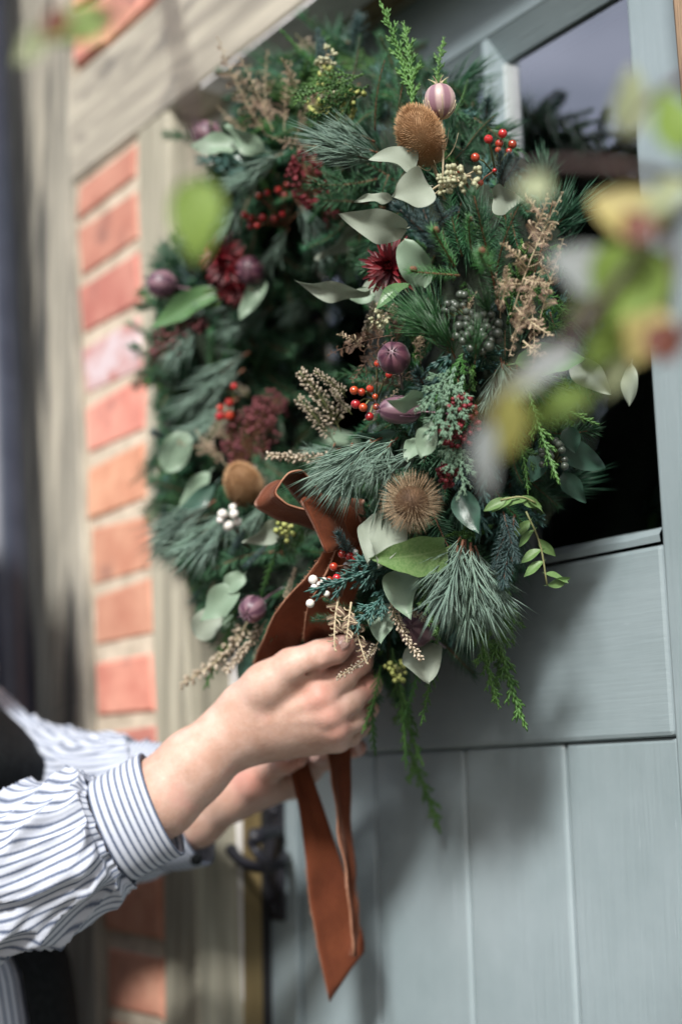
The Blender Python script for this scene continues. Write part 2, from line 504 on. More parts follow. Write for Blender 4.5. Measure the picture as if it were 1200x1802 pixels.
# door
door = empty("door", (-.95, 0, 0), "sage green painted plank door with three glazed lights", "door")
XL, XR = -1.275, -.585
SL, SR = -1.222, -.7195       # inner edges of the stiles
ZB, ZR0, ZR1, ZG0, ZG1, ZT = 0.02, 1.236, 1.384, 1.3975, 1.868, 1.990
for a, b in ((XL, SL), (SR, XR)):
    mb = MB(); mb.box(a, b, 0, .045, ZB, ZT); bevel(mb.build("stile", M_paintV, door, smooth=False), .0025)
g_ = .0012
mb = MB(); mb.box(SL + g_, SR - g_, .001, .044, ZG1 + .024, ZT); bevel(mb.build("rail", M_paintH, door, smooth=False), .002)
mb = MB(); mb.box(SL + g_, SR - g_, .001, .044, ZR0, ZR1); bevel(mb.build("rail", M_paintH, door, smooth=False), .004)
mb = MB()     # sloping weathered sill strip under the glass
nn = 30; rows = []
for i in range(nn + 1):
    x = SL + g_ + (SR - SL - 2 * g_) * i / nn
    w = noise.noise(Vector((x * 30, 3, 1))) * .0016
    rows.append([(x, .0, ZR1 + .0015), (x, -.001, ZR1 + .007 + w), (x, .003, ZR1 + .0125 + w), (x, .03, ZG0 + .006)])
mb.grid(rows); mb.build("sill_strip", M_paintH, door, smooth=False)
mb = MB(); mb.box(SL + g_, SR - g_, .001, .044, ZB, .2); bevel(mb.build("rail", M_paintH, door, smooth=False), .003)
edges = [SL, -1.0965, -.966, -.8415, SR]
for a, b in zip(edges, edges[1:]):
    mb = MB(); mb.box(a + .0008, b - .0008, .006, .03, .2, ZR0); bevel(mb.build("plank", M_paintV, door, smooth=False), .0045, 3)
mb = MB(); mb.box(SL, SR, .03, .04, .2, ZR0 + .01); mb.build("backing", M_paintV, door, smooth=False)

# glazing
gm = bpy.data.materials.new("window_glass"); gm.use_nodes = True
_n = gm.node_tree.nodes; _l = gm.node_tree.links
_gl = _n.new("ShaderNodeBsdfGlossy"); _gl.inputs["Roughness"].default_value = 0.012; _gl.inputs["Color"].default_value = (.93, .95, 1, 1)
_tr = _n.new("ShaderNodeBsdfTransparent"); _tr.inputs[0].default_value = (.82, .86, .86, 1)
_fr = _n.new("ShaderNodeFresnel"); _fr.inputs[0].default_value = 3.5
_mx = _n.new("ShaderNodeMixShader")
_l.new(_fr.outputs[0], _mx.inputs[0]); _l.new(_tr.outputs[0], _mx.inputs[1]); _l.new(_gl.outputs[0], _mx.inputs[2])
_l.new(_mx.outputs[0], _n["Material Output"].inputs[0])
panes = [(-1.222, -1.090), (-1.068, -.905), (-.884, SR)]
for a, b in zip(panes, panes[1:]):
    mb = MB(); mb.box(a[1] + .006, b[0] - .006, .001, .04, ZG0 - .001, ZG1 + .0235); bevel(mb.build("glazing_bar", M_paintV, door, smooth=False), .002)
M_bead = pm("sunlit_bead_paint", (.42, .47, .47), (.5, .55, .55), scale=20, rough=.35, bump=.2)  # paler than the door paint: sun on the bead put into the colour
for a, b in panes:
    w = .0125; m_ = MB()
    top = ZG1 + .0235; yo, yi = .002, .0175
    ra = a - (.006 if a > SL + .01 else 0); rb_ = b + (.006 if b < SR - .01 else 0)
    m_.quad((ra, yo, top), (rb_, yo, top), (b, yi, ZG1), (a, yi, ZG1))
    m_.quad((a, yi, ZG1), (b, yi, ZG1), (b, .03, ZG1 - .002), (a, .03, ZG1 - .002))
    m_.build("moulding", M_paintH, door, smooth=False)
    m_ = MB()
    if ra < a:
        q_ = MB(); q_.quad((ra, yo, ZG0), (ra, yo, top), (a, yi, ZG1), (a, yi, ZG0)); q_.build("moulding", M_paintV, door, smooth=False)
    m_.box(a, a + .0045, .0145, .026, ZG0, ZG1 - .003)
    m_.build("bead", M_bead, door, smooth=False)
    if rb_ > b:
        m_ = MB(); m_.quad((rb_, yo, top), (rb_, yo, ZG0), (b, yi, ZG0), (b, yi, ZG1)); m_.build("moulding", M_paintV, door, smooth=False)
    m_ = MB(); m_.box(a, b, .022, .026, ZG0 + .001, ZG1); m_.build("pane", gm, door, smooth=False)

# rim latch with a loop lever
plate = MB()
plate.box(-1.266, -1.2385, -.006, -.0002, 1.072, 1.196)
pl = bevel(plate.build("door_handle", M_iron, door, smooth=False), .003)
lv = MB()
lv.tube(crv([at(490, 1462, .012), at(470, 1466, .03), at(452, 1472, .045), at(440, 1476, .05)], 12), [.005, .006, .006, .0065, .007, .0075, .008, .0085, .009, .009, .008, .003], 10)
lv.tube(crv([at(502, 1508, .008), at(492, 1520, .03), at(465, 1527, .045), at(435, 1521, .052), at(415, 1506, .055), at(404, 1490, .055)], 20), [.006] * 14 + [.0055, .0055, .006, .0065, .007, .004], 10)
lv.tube(crv([at(440, 1476, .05), at(452, 1500, .045), at(470, 1522, .045)], 10), .005, 8)
lv.build("lever", M_iron, pl)
for z in (1.085, 1.182):
    mb = MB(); mb.tube([(-1.252, -.0055, z), (-1.252, -.0085, z), (-1.252, -.010, z)], [.006, .0055, .003], 10); mb.build("screw", M_iron, pl)

# dim room behind the glass
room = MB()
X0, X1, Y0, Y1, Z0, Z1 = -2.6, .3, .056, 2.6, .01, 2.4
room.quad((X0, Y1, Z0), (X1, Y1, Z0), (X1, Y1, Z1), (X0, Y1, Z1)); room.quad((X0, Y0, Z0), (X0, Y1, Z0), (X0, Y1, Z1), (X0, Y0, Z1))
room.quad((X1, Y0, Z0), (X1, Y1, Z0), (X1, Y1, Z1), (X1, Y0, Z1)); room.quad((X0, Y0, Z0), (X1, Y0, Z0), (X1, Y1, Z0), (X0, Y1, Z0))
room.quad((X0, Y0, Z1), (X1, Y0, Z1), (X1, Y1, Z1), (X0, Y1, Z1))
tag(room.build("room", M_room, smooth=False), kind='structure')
mb = MB(); mb.box(-5.2, 3.7, -.3, 3.0, 2.903, 3.0); tag(mb.build("roof", M_oakH, smooth=False), kind='structure')  # unseen; added so no daylight enters the room from above

# ------------------------------------------------------------------ plant materials
M_pined = pm("shaded_pine_needles", (0.0152, 0.0648, 0.0324), (0.0486, 0.1296, 0.0702), scale=9, rough=0.42, spec=0.4, rnd=0.3, hue=0.012, trans=0.12)  # darker pine copy: shade deep in the wreath put into the colour
M_pine = pm("lit_pine_needles", (0.12, 0.20, 0.15), (0.27, 0.385, 0.32), scale=9, rough=0.42, spec=0.4, rnd=0.25, hue=0.012, trans=0.12)  # lighter pine copy: the lit needles' brightness put into the colour
M_grass = pm("long_green_needles", (0.0187, 0.0796, 0.0263), (0.0468, 0.1404, 0.0468), scale=12, rough=0.4, rnd=0.2, trans=0.12)
M_spruce = pm("spruce_needles", (0.0108, 0.0540, 0.0216), (0.0324, 0.1134, 0.0411), scale=14, rough=0.4, spec=0.45, rnd=0.3, hue=0.015, trans=0.1)
M_blue = pm("blue_spruce_needles", (0.0302, 0.0691, 0.0674), (0.0864, 0.1512, 0.1469), scale=14, rough=0.45, rnd=0.2, trans=0.08)
M_lime = pm("fresh_spruce_needles", (0.03, 0.13, 0.03), (0.07, 0.22, 0.06), scale=14, rough=0.4, rnd=0.15, trans=0.15)
M_cyp = pm("cypress_scales", (0.0263, 0.0936, 0.0187), (0.0796, 0.2059, 0.0421), scale=25, rough=0.45, rnd=0.3, hue=0.012, trans=0.12)
M_cypgrey = pm("grey_cypress_scales", (0.09, 0.18, 0.115), (0.20, 0.31, 0.21), scale=25, rough=0.5, rnd=0.15, trans=0.1)
M_juni = pm("blue_juniper_scales", (0.03, 0.095, 0.085), (0.075, 0.18, 0.15), scale=25, rough=0.45, rnd=0.15, trans=0.1)
M_twig = pm("red_brown_twig", (0.09, 0.035, 0.018), (0.20, 0.085, 0.04), scale=30, rough=0.7)
M_stem = pm("green_stem", (0.10, 0.12, 0.04), (0.22, 0.22, 0.10), scale=30, rough=0.6)
M_straw = pm("straw_stem", (0.40, 0.33, 0.20), (0.56, 0.48, 0.33), scale=30, rough=0.7)
M_fern = pm("dried_bracken", (0.17, 0.10, 0.065), (0.42, 0.31, 0.235), scale=22, rough=0.75, rnd=0.15, trans=0.15)
M_ferndark = pm("dark_dried_bracken", (0.05, 0.025, 0.014), (0.17, 0.10, 0.06), scale=22, rough=0.7, trans=0.1)
M_teasel = pm("teasel_spines", (0.24, 0.15, 0.08), (0.44, 0.34, 0.22), scale=40, rough=0.6, rnd=0.05, trans=0.1)
M_teaselO = pm("orange_teasel_spines", (0.34, 0.175, 0.07), (0.52, 0.34, 0.19), scale=40, rough=0.7, trans=0.15)
M_teaselcore = pm("teasel_core", (0.05, 0.025, 0.01), (0.12, 0.065, 0.03), scale=90, rough=0.8)
M_red = pm("rose_hip_red", (0.28, 0.014, 0.009), (0.42, 0.045, 0.02), scale=40, rough=0.22, spec=0.6, rnd=0.25, hue=0.012, coat=0.4)
M_calyx = pm("hip_calyx", (0.02, 0.010, 0.006), rough=0.8)
M_sumac = pm("crimson_seed_beads", (0.09, 0.008, 0.011), (0.20, 0.022, 0.032), scale=60, rough=0.4, spec=0.4, rnd=0.1)
M_sumacdull = pm("dusty_crimson_beads", (0.09, 0.016, 0.022), (0.19, 0.05, 0.055), scale=60, rough=0.6, rnd=0.1)
M_mum = pm("crimson_petals", (0.03, 0.002, 0.004), (0.19, 0.006, 0.012), scale=55, rough=0.5, trans=0.2, rnd=0.05)
M_heath = pm("pale_heather_bells", (0.42, 0.34, 0.24), (0.66, 0.58, 0.46), scale=60, rough=0.7, trans=0.2)
M_eseed = pm("eucalyptus_seed", (0.26, 0.27, 0.15), (0.44, 0.44, 0.29), scale=60, rough=0.6)
M_wax = pm("white_berry", (0.62, 0.60, 0.54), (0.78, 0.76, 0.72), scale=30, rough=0.35, sss=0.1)
M_ivyb = pm("ivy_berry", (0.018, 0.032, 0.022), (0.065, 0.085, 0.06), scale=60, rough=0.35, spec=0.6, rnd=0.3, c3=(0.15, 0.14, 0.14), s3=160, t3=(0.55, 0.68))
M_yfl = pm("yellow_green_buds", (0.30, 0.34, 0.08), (0.44, 0.46, 0.16), scale=60, rough=0.6)
L_euc = leafmat("eucalyptus_leaf", (0.14, 0.19, 0.135), (0.27, 0.33, 0.25), (0.085, 0.11, 0.065), back=(0.28, 0.325, 0.26), rough=0.55, trans=0.14, blotch=(0.20, 0.19, 0.12), veins=.6)
L_eucg = leafmat("green_eucalyptus_leaf", (0.10, 0.19, 0.11), (0.17, 0.28, 0.17), (0.26, 0.36, 0.22), back=(0.22, 0.31, 0.22), rough=0.42)
L_ivy = leafmat("ivy_leaf", (0.022, 0.10, 0.035), (0.05, 0.17, 0.06), (0.14, 0.27, 0.13), back=(0.10, 0.2, 0.08), rough=0.25, spec=0.55)
L_bright = leafmat("bright_leaf", (0.10, 0.20, 0.06), (0.18, 0.29, 0.11), (0.25, 0.36, 0.17), rough=0.35)
L_dark = leafmat("glossy_dark_leaf", (0.012, 0.05, 0.035), (0.03, 0.09, 0.06), (0.07, 0.14, 0.10), back=(.05, .11, .08), rough=0.22, spec=0.6)


def nigella_mat(name, a, b2, n):
    m = pm(name, a, b2, scale=30, rough=0.45, rnd=0.05, sheen=0.2)
    nt = m.node_tree; N = nt.nodes; L = nt.links; b = N["Principled BSDF"]
    src = b.inputs["Base Color"].links[0].from_socket
    tc = N.new("ShaderNodeTexCoord"); sp = N.new("ShaderNodeSeparateXYZ"); L.new(tc.outputs["Object"], sp.inputs[0])
    at2 = N.new("ShaderNodeMath"); at2.operation = 'ARCTAN2'; L.new(sp.outputs[1], at2.inputs[0]); L.new(sp.outputs[0], at2.inputs[1])
    mu = N.new("ShaderNodeMath"); mu.operation = 'MULTIPLY'; mu.inputs[1].default_value = n; L.new(at2.outputs[0], mu.inputs[0])
    co = N.new("ShaderNodeMath"); co.operation = 'COSINE'; L.new(mu.outputs[0], co.inputs[0])
    cr = N.new("ShaderNodeValToRGB"); cr.color_ramp.elements[0].position = 0.3; cr.color_ramp.elements[1].position = 0.8
    mr = N.new("ShaderNodeMapRange"); mr.inputs[1].default_value = -1; L.new(co.outputs[0], mr.inputs[0]); L.new(mr.outputs[0], cr.inputs[0])
    mx = N.new("ShaderNodeMix"); mx.data_type = 'RGBA'
    L.new(cr.outputs[0], mx.inputs[0]); L.new(src, mx.inputs[6]); mx.inputs[7].default_value = (a[0] * .66, a[1] * .55, a[2] * .66, 1)
    L.new(mx.outputs[2], b.inputs["Base Color"])
    return m


M_nigP = nigella_mat("dark_purple_pod", (0.085, 0.028, 0.048), (0.17, 0.075, 0.09), 6)
M_nigL = nigella_mat("pale_pink_pod", (0.36, 0.24, 0.25), (0.50, 0.41, 0.36), 6)
M_nigM = nigella_mat("mauve_pod", (0.13, 0.065, 0.09), (0.26, 0.155, 0.18), 6)

UP = Vector((0, 0, 1))


def curved_axis(L, rr, bendy=0.25, n=14):
    """stem along +Z with a slight sweep; returns points"""
    b = Vector((rr.uniform(-1, 1), rr.uniform(-1, 1), 0)) * bendy
    return [Vector((b.x * L * (i / (n - 1)) ** 2, b.y * L * (i / (n - 1)) ** 2, L * i / (n - 1))) for i in range(n)]


def pline(P, t):
    f = t * (len(P) - 1); i = min(int(f), len(P) - 2); f -= i
    return P[i].lerp(P[i + 1], f), (P[i + 1] - P[i]).normalized()


def around(t, an):
    a = t.cross(Vector((0.21, 0.9, 0.13))); a.normalize(); b = t.cross(a)
    return a * math.cos(an) + b * math.sin(an)


def conifer(seed, L, n, nl, ang, w, bend=0.0, start=0.1, tipburst=0, stem_r=0.0016, mats=None, bundle=1, flat=0.0, droop=0.0, bendy=0.25, buds=0, mid=True):
    rr = random.Random(seed); mb = MB(); P = curved_axis(L, rr, bendy)
    mb.tube(P, [stem_r * (1 - 0.6 * i / (len(P) - 1)) for i in range(len(P))], 5, 1)
    for k in range(n):
        t = start + (1 - start) * (k + rr.random()) / n
        p, tg = pline(P, t)
        an = k * 2.39996 + rr.uniform(-.3, .3)
        rd = around(tg, an)
        if flat: rd = Vector((rd.x, rd.y * (1 - flat), rd.z)); rd.normalize()
        a = rad(rr.uniform(*ang)) * (1 - 0.45 * max(0, (t - .75) / .25))
        for q in range(bundle):
            d = tg * math.cos(a) + rd * math.sin(a) + Vector((rr.uniform(-1, 1), rr.uniform(-1, 1), rr.uniform(-1, 1))) * 0.10
            l = nl * rr.uniform(.75, 1.1) * (0.75 if t < start + .1 else 1)
            bd = (tg - rd * 0.6) * bend + Vector((rr.uniform(-1, 1), rr.uniform(-1, 1), rr.uniform(-1, 1))) * abs(bend) * .5
            mb.needle(p + rd * stem_r * .6, d, l, w, bd, 0, mid)
    p, tg = pline(P, 1.0)
    for k in range(tipburst):
        rd = around(tg, k * 2.39996); a = rad(rr.uniform(5, 50))
        mb.needle(p, tg * math.cos(a) + rd * math.sin(a), nl * rr.uniform(.6, 1.0), w, rd * -bend * .5, 0, mid)
    for k in range(buds):
        mb.blob(p + around(tg, k * 2.1) * .003 + tg * .002 * k, .0035, 1, tg, 1.4)
    return mb.mesh("sprig", mats)


def cypress(seed, L, side, mats, dens=1.0, sr=0.0011, hang=0.0, order2=True):
    """flattened spray: main axis, alternate branchlets, all clothed in overlapping scale leaves"""
    rr = random.Random(seed); mb = MB()

    def rope(P, r):
        seg = 0.0034 / dens
        Lx = sum((P[i + 1] - P[i]).length for i in range(len(P) - 1))
        n = max(3, int(Lx / seg))
        mb.tube(P, r * .8, 4, 0)
        for k in range(n):
            t = (k + .5) / n; p, tg = pline(P, t)
            tap = r * (1.0 if t < .8 else 1.0 - .5 * (t - .8) / .2)
            for s in (0, math.pi):
                rd = around(tg, s + (math.pi / 2 if k % 2 else 0) + .3)
                d = tg * .9 + rd * .42
                mb.needle(p + rd * tap * .6, d, seg * 1.9, tap * 1.9, -rd * .22, 0, True)
    main = curved_axis(L, rr, .22, 10)
    rope(main, sr * 1.25)
    nb = int(L / 0.011)
    for k in range(nb):
        t = .08 + .86 * (k + rr.random() * .5) / nb
        p, tg = pline(main, t)
        s = 1 if k % 2 else -1
        ln = side * rr.uniform(.5, 1.1) * (1 - .72 * t)
        sd = Vector((s, rr.uniform(-.35, .35), 0)).normalized()
        B = [p + (tg * .8 + sd * .62).normalized() * ln * q + tg * ln * .18 * q * q + Vector((0, -.2, 0)) * hang * q * q * ln for q in np.linspace(0, 1, 6)]
        rope(B, sr)
        if order2 and ln > .018:
            for j in range(int(ln / .008)):
                u = .25 + .65 * (j + rr.random() * .4) / max(1, int(ln / .008))
                p2, t2 = pline(B, u); s2 = 1 if j % 2 else -1
                d2 = (t2 * .85 + Vector((-t2.z, rr.uniform(-.3, .3), t2.x)).normalized() * s2 * .55).normalized()
                l2 = ln * .42 * (1.15 - u)
                rope([p2 + d2 * l2 * q for q in (0, .35, .7, 1)], sr * .9)
    return mb.mesh("spray", mats)


def fern(seed, L, W, mats, curl=1.5, pairs=9, droop=0.0, bare=0.15):
    """dried bracken: rachis, alternate pinnae that roll up towards their tips, toothed with pinnules"""
    rr = random.Random(seed); mb = MB(); P = curved_axis(L, rr, .18, 14)
    mb.tube(P, [.0011 * (1 - .6 * i / 13) for i in range(14)], 5, 1)
    for k in range(pairs * 2):
        t = bare + (1 - bare) * (k + .4) / (pairs * 2)
        p, tg = pline(P, t); s = 1 if k % 2 else -1
        ln = W * (1 - .8 * ((t - bare) / (1 - bare)) ** 1.3) * rr.uniform(.75, 1.1)
        d = (tg * .55 + Vector((s, 0, 0)) * .9 + Vector((0, rr.uniform(-.5, .5), 0))).normalized()
        cl = curl * rr.uniform(.2, 1.0) * rr.choice((1, 1, -1)); tw = rr.uniform(-1.5, 1.5); ln *= rr.uniform(.45, 1.1)
        nrm = Vector((0, 1, 0)); nrm = (nrm - d * nrm.dot(d)).normalized()
        nrm = Matrix.Rotation(tw, 3, d) @ nrm
        q = p.copy(); m = 14; st = ln / m; pts = [q.copy()]; frames = [(d.copy(), nrm.copy())]
        for j in range(m):
            ax = d.cross(nrm).normalized()
            ro = Matrix.Rotation(cl * (j / m) * .42, 3, ax)
            d = (ro @ d).normalized(); nrm = (ro @ nrm).normalized()
            q = q + d * st; pts.append(q.copy()); frames.append((d.copy(), nrm.copy()))
        mb.tube(pts, [.0006] * (m + 1), 3, 1, cap=False)
        for j in range(m + 1):
            dd, nn = frames[j]; sd = dd.cross(nn).normalized()
            lw = ln * .27 * (1 - .85 * j / m) + .0012
            for s2 in (1, -1):
                a = pts[j]; roll = rr.uniform(-.1, .45)
                e = a + (sd * s2 * .92 + dd * .42) * lw + nn * lw * roll
                mid_ = a + (sd * s2 * .55 + dd * .2) * lw + nn * lw * .15
                n0 = len(mb.v); h = st * .27
                mb.v += [tuple(a - dd * h), tuple(mid_ - dd * h * .95), tuple(e), tuple(mid_ + dd * h * .95), tuple(a + dd * h)]
                mb.f += [(n0, n0 + 1, n0 + 3, n0 + 4), (n0 + 1, n0 + 2, n0 + 3)]; mb.m += [0, 0]
    return mb.mesh("frond", mats, smooth=False)


def leaf(seed, mat, wr=0.6, curl=0.3, fold=0.25, wave=0.03, shape='ovate', twist=0.0, petiole=0.12, nu=16, nv=9, lobes=0.0):
    """one blade of unit length along +Z, facing +Y, with thickness; petiole included"""
    rr = random.Random(seed); mb = MB(); ph = rr.uniform(0, 6)
    top = []; bot = []; uvr = []
    th = 0.006
    for j in range(nv):
        v = j / (nv - 1) * 2 - 1
        r1, r2, ru = [], [], []
        for i in range(nu):
            u = i / (nu - 1)
            if shape == 'ovate': w = (math.sin(math.pi * u ** 0.72) ** 0.85) * .5
            elif shape == 'lance': w = (math.sin(math.pi * u ** 0.85) ** 0.95) * .5
            elif shape == 'round': w = math.sqrt(max(0, 1 - (2 * u - 1) ** 2)) * .5
            elif shape == 'spoon': w = (math.sin(math.pi * u ** 1.7) ** 0.8) * .5
            else: w = math.sin(math.pi * u) * .5
            w = max(w, .004) * wr * (1 + lobes * math.sin(u * 19 + ph))
            x = v * w
            y = -abs(v) ** 1.4 * -fold * w + wave * math.sin(u * 9 + ph + (1.7 if v > 0 else 0)) * abs(v) ** 2
            z = u
            # curl along the length
            a = curl * u
            yy = y * math.cos(a) - 0
            zz = (math.sin(a) / curl if abs(curl) > 1e-3 else u) + y * math.sin(a) * -0.0
            yc = -(1 - math.cos(a)) / curl if abs(curl) > 1e-3 else 0
            tw = twist * u
            X = x * math.cos(tw) - yy * math.sin(tw); Y = x * math.sin(tw) + yy * math.cos(tw)
            r1.append((X, Y + yc, zz)); r2.append((X, Y + yc - th, zz)); ru.append((u, v * .5 + .5))
        top.append(r1); uvr.append(ru); bot.append(r2)
    mb.grid(top, uv=uvr)
    if petiole:
        mb.tube([(0, -.01 - petiole * .25, -petiole), (0, -.006, -petiole * .5), (0, -.004, .02), (0, top[nv // 2][5][1] - .008, top[nv // 2][5][2])], [.011, .011, .012, .004], 5)
    return mb.mesh("leaf", mat)


def teasel(seed, rx, rz, n, sl, mats, sweep=0.3, sw=0.0007):
    rr = random.Random(seed); mb = MB()
    P = [[(rx * .93 * math.sin(b) * math.cos(a), rx * .93 * math.sin(b) * math.sin(a), -rz * .93 * math.cos(b)) for b in np.linspace(.02, math.pi - .02, 10)] for a in np.linspace(0, 2 * math.pi, 15)[:-1]]
    mb.grid(P, 1, close_u=True)
    for k in range(n):
        z = 1 - 2 * (k + .5) / n; an = k * 2.39996
        s = math.sqrt(1 - z * z)
        p = Vector((rx * s * math.cos(an), rx * s * math.sin(an), rz * z))
        nn = Vector((p.x / rx ** 2, p.y / rx ** 2, p.z / rz ** 2)).normalized()
        d = (nn + UP * sweep * rr.uniform(.6, 1.3) + Vector((rr.uniform(-1, 1), rr.uniform(-1, 1), rr.uniform(-1, 1))) * .13).normalized()
        mb.needle(p * .93, d, sl * rr.uniform(.75, 1.15), sw, UP * .15, 0, True)
    for k in range(7):                     # bracts under the head
        a = k * .9 + rr.uniform(-.2, .2); rd = Vector((math.cos(a), math.sin(a), 0))
        ln = rz * rr.uniform(1.0, 1.7)
        pts = [Vector((0, 0, -rz)) + rd * (ln * .7 * q) + UP * (ln * (-.35 * q + .8 * q * q)) for q in np.linspace(0, 1, 8)]
        mb.tube(pts, [.0011 * (1 - .8 * q) for q in np.linspace(0, 1, 8)], 4, 2)
    mb.tube([(0, 0, -rz * .9), (0.002, 0, -rz * 1.6), (.004, .002, -rz * 2.4)], .0018, 6, 2)
    return mb.mesh("teasel", mats)


def nigella(seed, r, el, mats, stem=0.05):
    rr = random.Random(seed); mb = MB(); na = 36; nb = 14; P = []
    for i in range(na):
        a = 2 * math.pi * i / na; row = []
        for j in range(nb):
            b = math.pi * (j + .05) / (nb - .9)
            rib = 1 + .075 * abs(math.sin(3 * a)) ** .7 * math.sin(b)
            rr_ = r * rib * (math.sin(b) ** .8)
            row.append((rr_ * math.cos(a), rr_ * math.sin(a), -r * el * math.cos(b)))
        P.append(row)
    mb.grid(P, 0, close_u=True)
    for k in range(6):                     # horns
        a = k * math.pi / 3; rd = Vector((math.cos(a), math.sin(a), 0))
        pts = [Vector((0, 0, r * el * .96)) + rd * r * .18 + (UP * .45 + rd * .5 * q) * r * q for q in np.linspace(0, 1, 5)]
        mb.tube(pts, [r * .06 * (1 - .75 * q) for q in np.linspace(0, 1, 5)], 5, 1)
    for k in range(14):                    # thread bracts hugging the base
        a = k * .45 + rr.uniform(-.1, .1); rd = Vector((math.cos(a), math.sin(a), 0))
        tn = Vector((-rd.y, rd.x, 0)) * rr.uniform(-.4, .4)
        h = rr.uniform(.35, 1.2)
        pts = []
        for q in np.linspace(0, 1, 9):
            b = q * h * 1.75
            pts.append((rd * math.sin(min(b, 1.7)) * 1.09 + tn * q) * r + UP * (-math.cos(min(b, 1.9)) * r * el * 1.06))
        mb.tube(pts, [r * .028] * 9, 4, 1)
        if h > .6:
            mid_ = pts[5]
            mb.tube([mid_, mid_ + (tn * 1.2 + UP * .25) * r * .5, mid_ + (tn * 2.0 + UP * .7) * r * .6], r * .02, 3, 1)
    mb.tube([(0, 0, -r * el), (.001, .001, -r * el - stem * .5), (.004, .003, -r * el - stem)], r * .075, 6, 1)
    return mb.mesh("pod", mats)


def mum(seed, r, mat):
    rr = random.Random(seed); mb = MB()
    for k in range(95):
        f = k / 95; an = k * 2.39996; el = rad(85 - 85 * f + rr.uniform(-10, 10))
        rd = Vector((math.cos(an), math.sin(an), 0)); d = rd * math.cos(el) + UP * math.sin(el)
        sd = Vector((-rd.y, rd.x, 0)); nn = d.cross(sd)
        ln = r * (.45 + .6 * f) * rr.uniform(.85, 1.1); w = r * .085
        rows = []
        for q in np.linspace(0, 1, 5):
            c = d * ln * q + nn * (-.28 * ln * q * q) * (1 if f > .4 else -1.2)
            ww = w * math.sin(math.pi * min(1, .25 + q * .7)) + .0002
            rows.append([c - sd * ww + nn * ww * .4, c, c + sd * ww + nn * ww * .4])
        mb.grid(rows)
    mb.tube([(0, 0, -.02), (0, 0, 0)], .002, 5)
    return mb.mesh("flower", mat)


def beads(seed, rx, rz, n, br, mats, stems=True):
    rr = random.Random(seed); mb = MB()
    for k in range(n):
        z = rr.uniform(-1, 1); an = rr.uniform(0, 6.283); s = math.sqrt(max(0, 1 - z * z)) * rr.uniform(.35, 1.0)
        p = Vector((rx * s * math.cos(an), rx * s * math.sin(an), rz * z))
        mb.blob(p, br * rr.uniform(.7, 1.15), 0)
        if stems and k % 2 == 0: mb.tube([(0, 0, max(-rz, p.z - rx * 1.2)), p * .95], br * .18, 3, 1, cap=False)
    mb.tube([(0, 0, -rz * 1.3), (0, 0, rz * .8)], br * .4, 5, 1)
    return mb.mesh("beads", mats)


def heather(seed, L, n, br, mats, spread=0.006, bendy=0.5):
    rr = random.Random(seed); mb = MB(); P = curved_axis(L, rr, bendy)
    mb.tube(P, [.0009] * len(P), 4, 1)
    for k in range(n):
        t = .12 + .88 * k / n; p, tg = pline(P, t); rd = around(tg, k * 2.39996 + rr.uniform(-.4, .4))
        q = p + (rd * 1.0 + tg * .4) * spread * rr.uniform(.6, 1.3) * (1.1 - .5 * t)
        mb.tube([p, q], .00035, 3, 1, cap=False)
        mb.blob(q, br * rr.uniform(.7, 1.2), 0, (rd + tg * .6), 1.5)
    return mb.mesh("spike", mats)


def seedspray(seed, L, n, br, mats):
    rr = random.Random(seed); mb = MB(); P = curved_axis(L, rr, .6)
    mb.tube(P, [.0012] * len(P), 5, 1)
    for k in range(n):
        t = .3 + .7 * k / n; p, tg = pline(P, t); rd = around(tg, k * 2.39996)
        q = p + (rd + tg * .7).normalized() * L * rr.uniform(.12, .3)
        mb.tube([p, p.lerp(q, .5) + tg * .002, q], [.0007, .0006, .0009], 4, 1)
        for j in range(3):
            e = q + (rd * rr.uniform(-.2, 1) + tg * rr.uniform(0, 1) + around(tg, j * 2.1) * .7).normalized() * br * 1.5
            mb.blob(e, br * rr.uniform(.8, 1.1), 0, (e - q).normalized(), 1.5)
    return mb.mesh("spray", mats)


# ------------------------------------------------------------------ the wreath
WC = Vector((-1.005, -0.085, 1.60)); WR, WT = 0.215, 0.098
wreath = empty("wreath", WC, "large evergreen wreath with teasels, berries, bracken and eucalyptus hanging on the green door", "wreath")


def wsdf(p):
    q = p - WC
    return math.hypot(math.hypot(q.x, q.z) - WR, q.y) - WT


def wnormal(p):
    q = p - WC; m = math.hypot(q.x, q.z) + 1e-6
    c = Vector((q.x / m * WR, 0, q.z / m * WR))
    return (q - c).normalized()


def surf(px, py):
    """where the line of sight meets the body of the wreath"""
    d = ray(px, py); t = .7; best = (9, t)
    for _ in range(400):
        s = wsdf(CAM + d * t)
        if s < best[0]: best = (s, t)
        if s < .001 or t > 1.75: break
        t += max(.0015, s * .6)
    return best[1]


def put(name, me, M, parent=wreath, label=None):
    o = link(name, me, parent, Matrix.Translation(-WC) @ M)
    if label: o['label'] = label
    return o


def frame(base, tip, facing, roll=0.0, unit=None):
    z = tip - base; L = z.length; z = z / L
    y = facing - z * facing.dot(z)
    if y.length < 1e-4: y = around(z, 0)
    y.normalize()
    y = Matrix.Rotation(roll, 3, z) @ y
    x = y.cross(z)
    s = L / unit if unit else 1.0
    return Matrix(((x.x * s, y.x * s, z.x * s, base.x), (x.y * s, y.y * s, z.y * s, base.y), (x.z * s, y.z * s, z.z * s, base.z), (0, 0, 0, 1)))


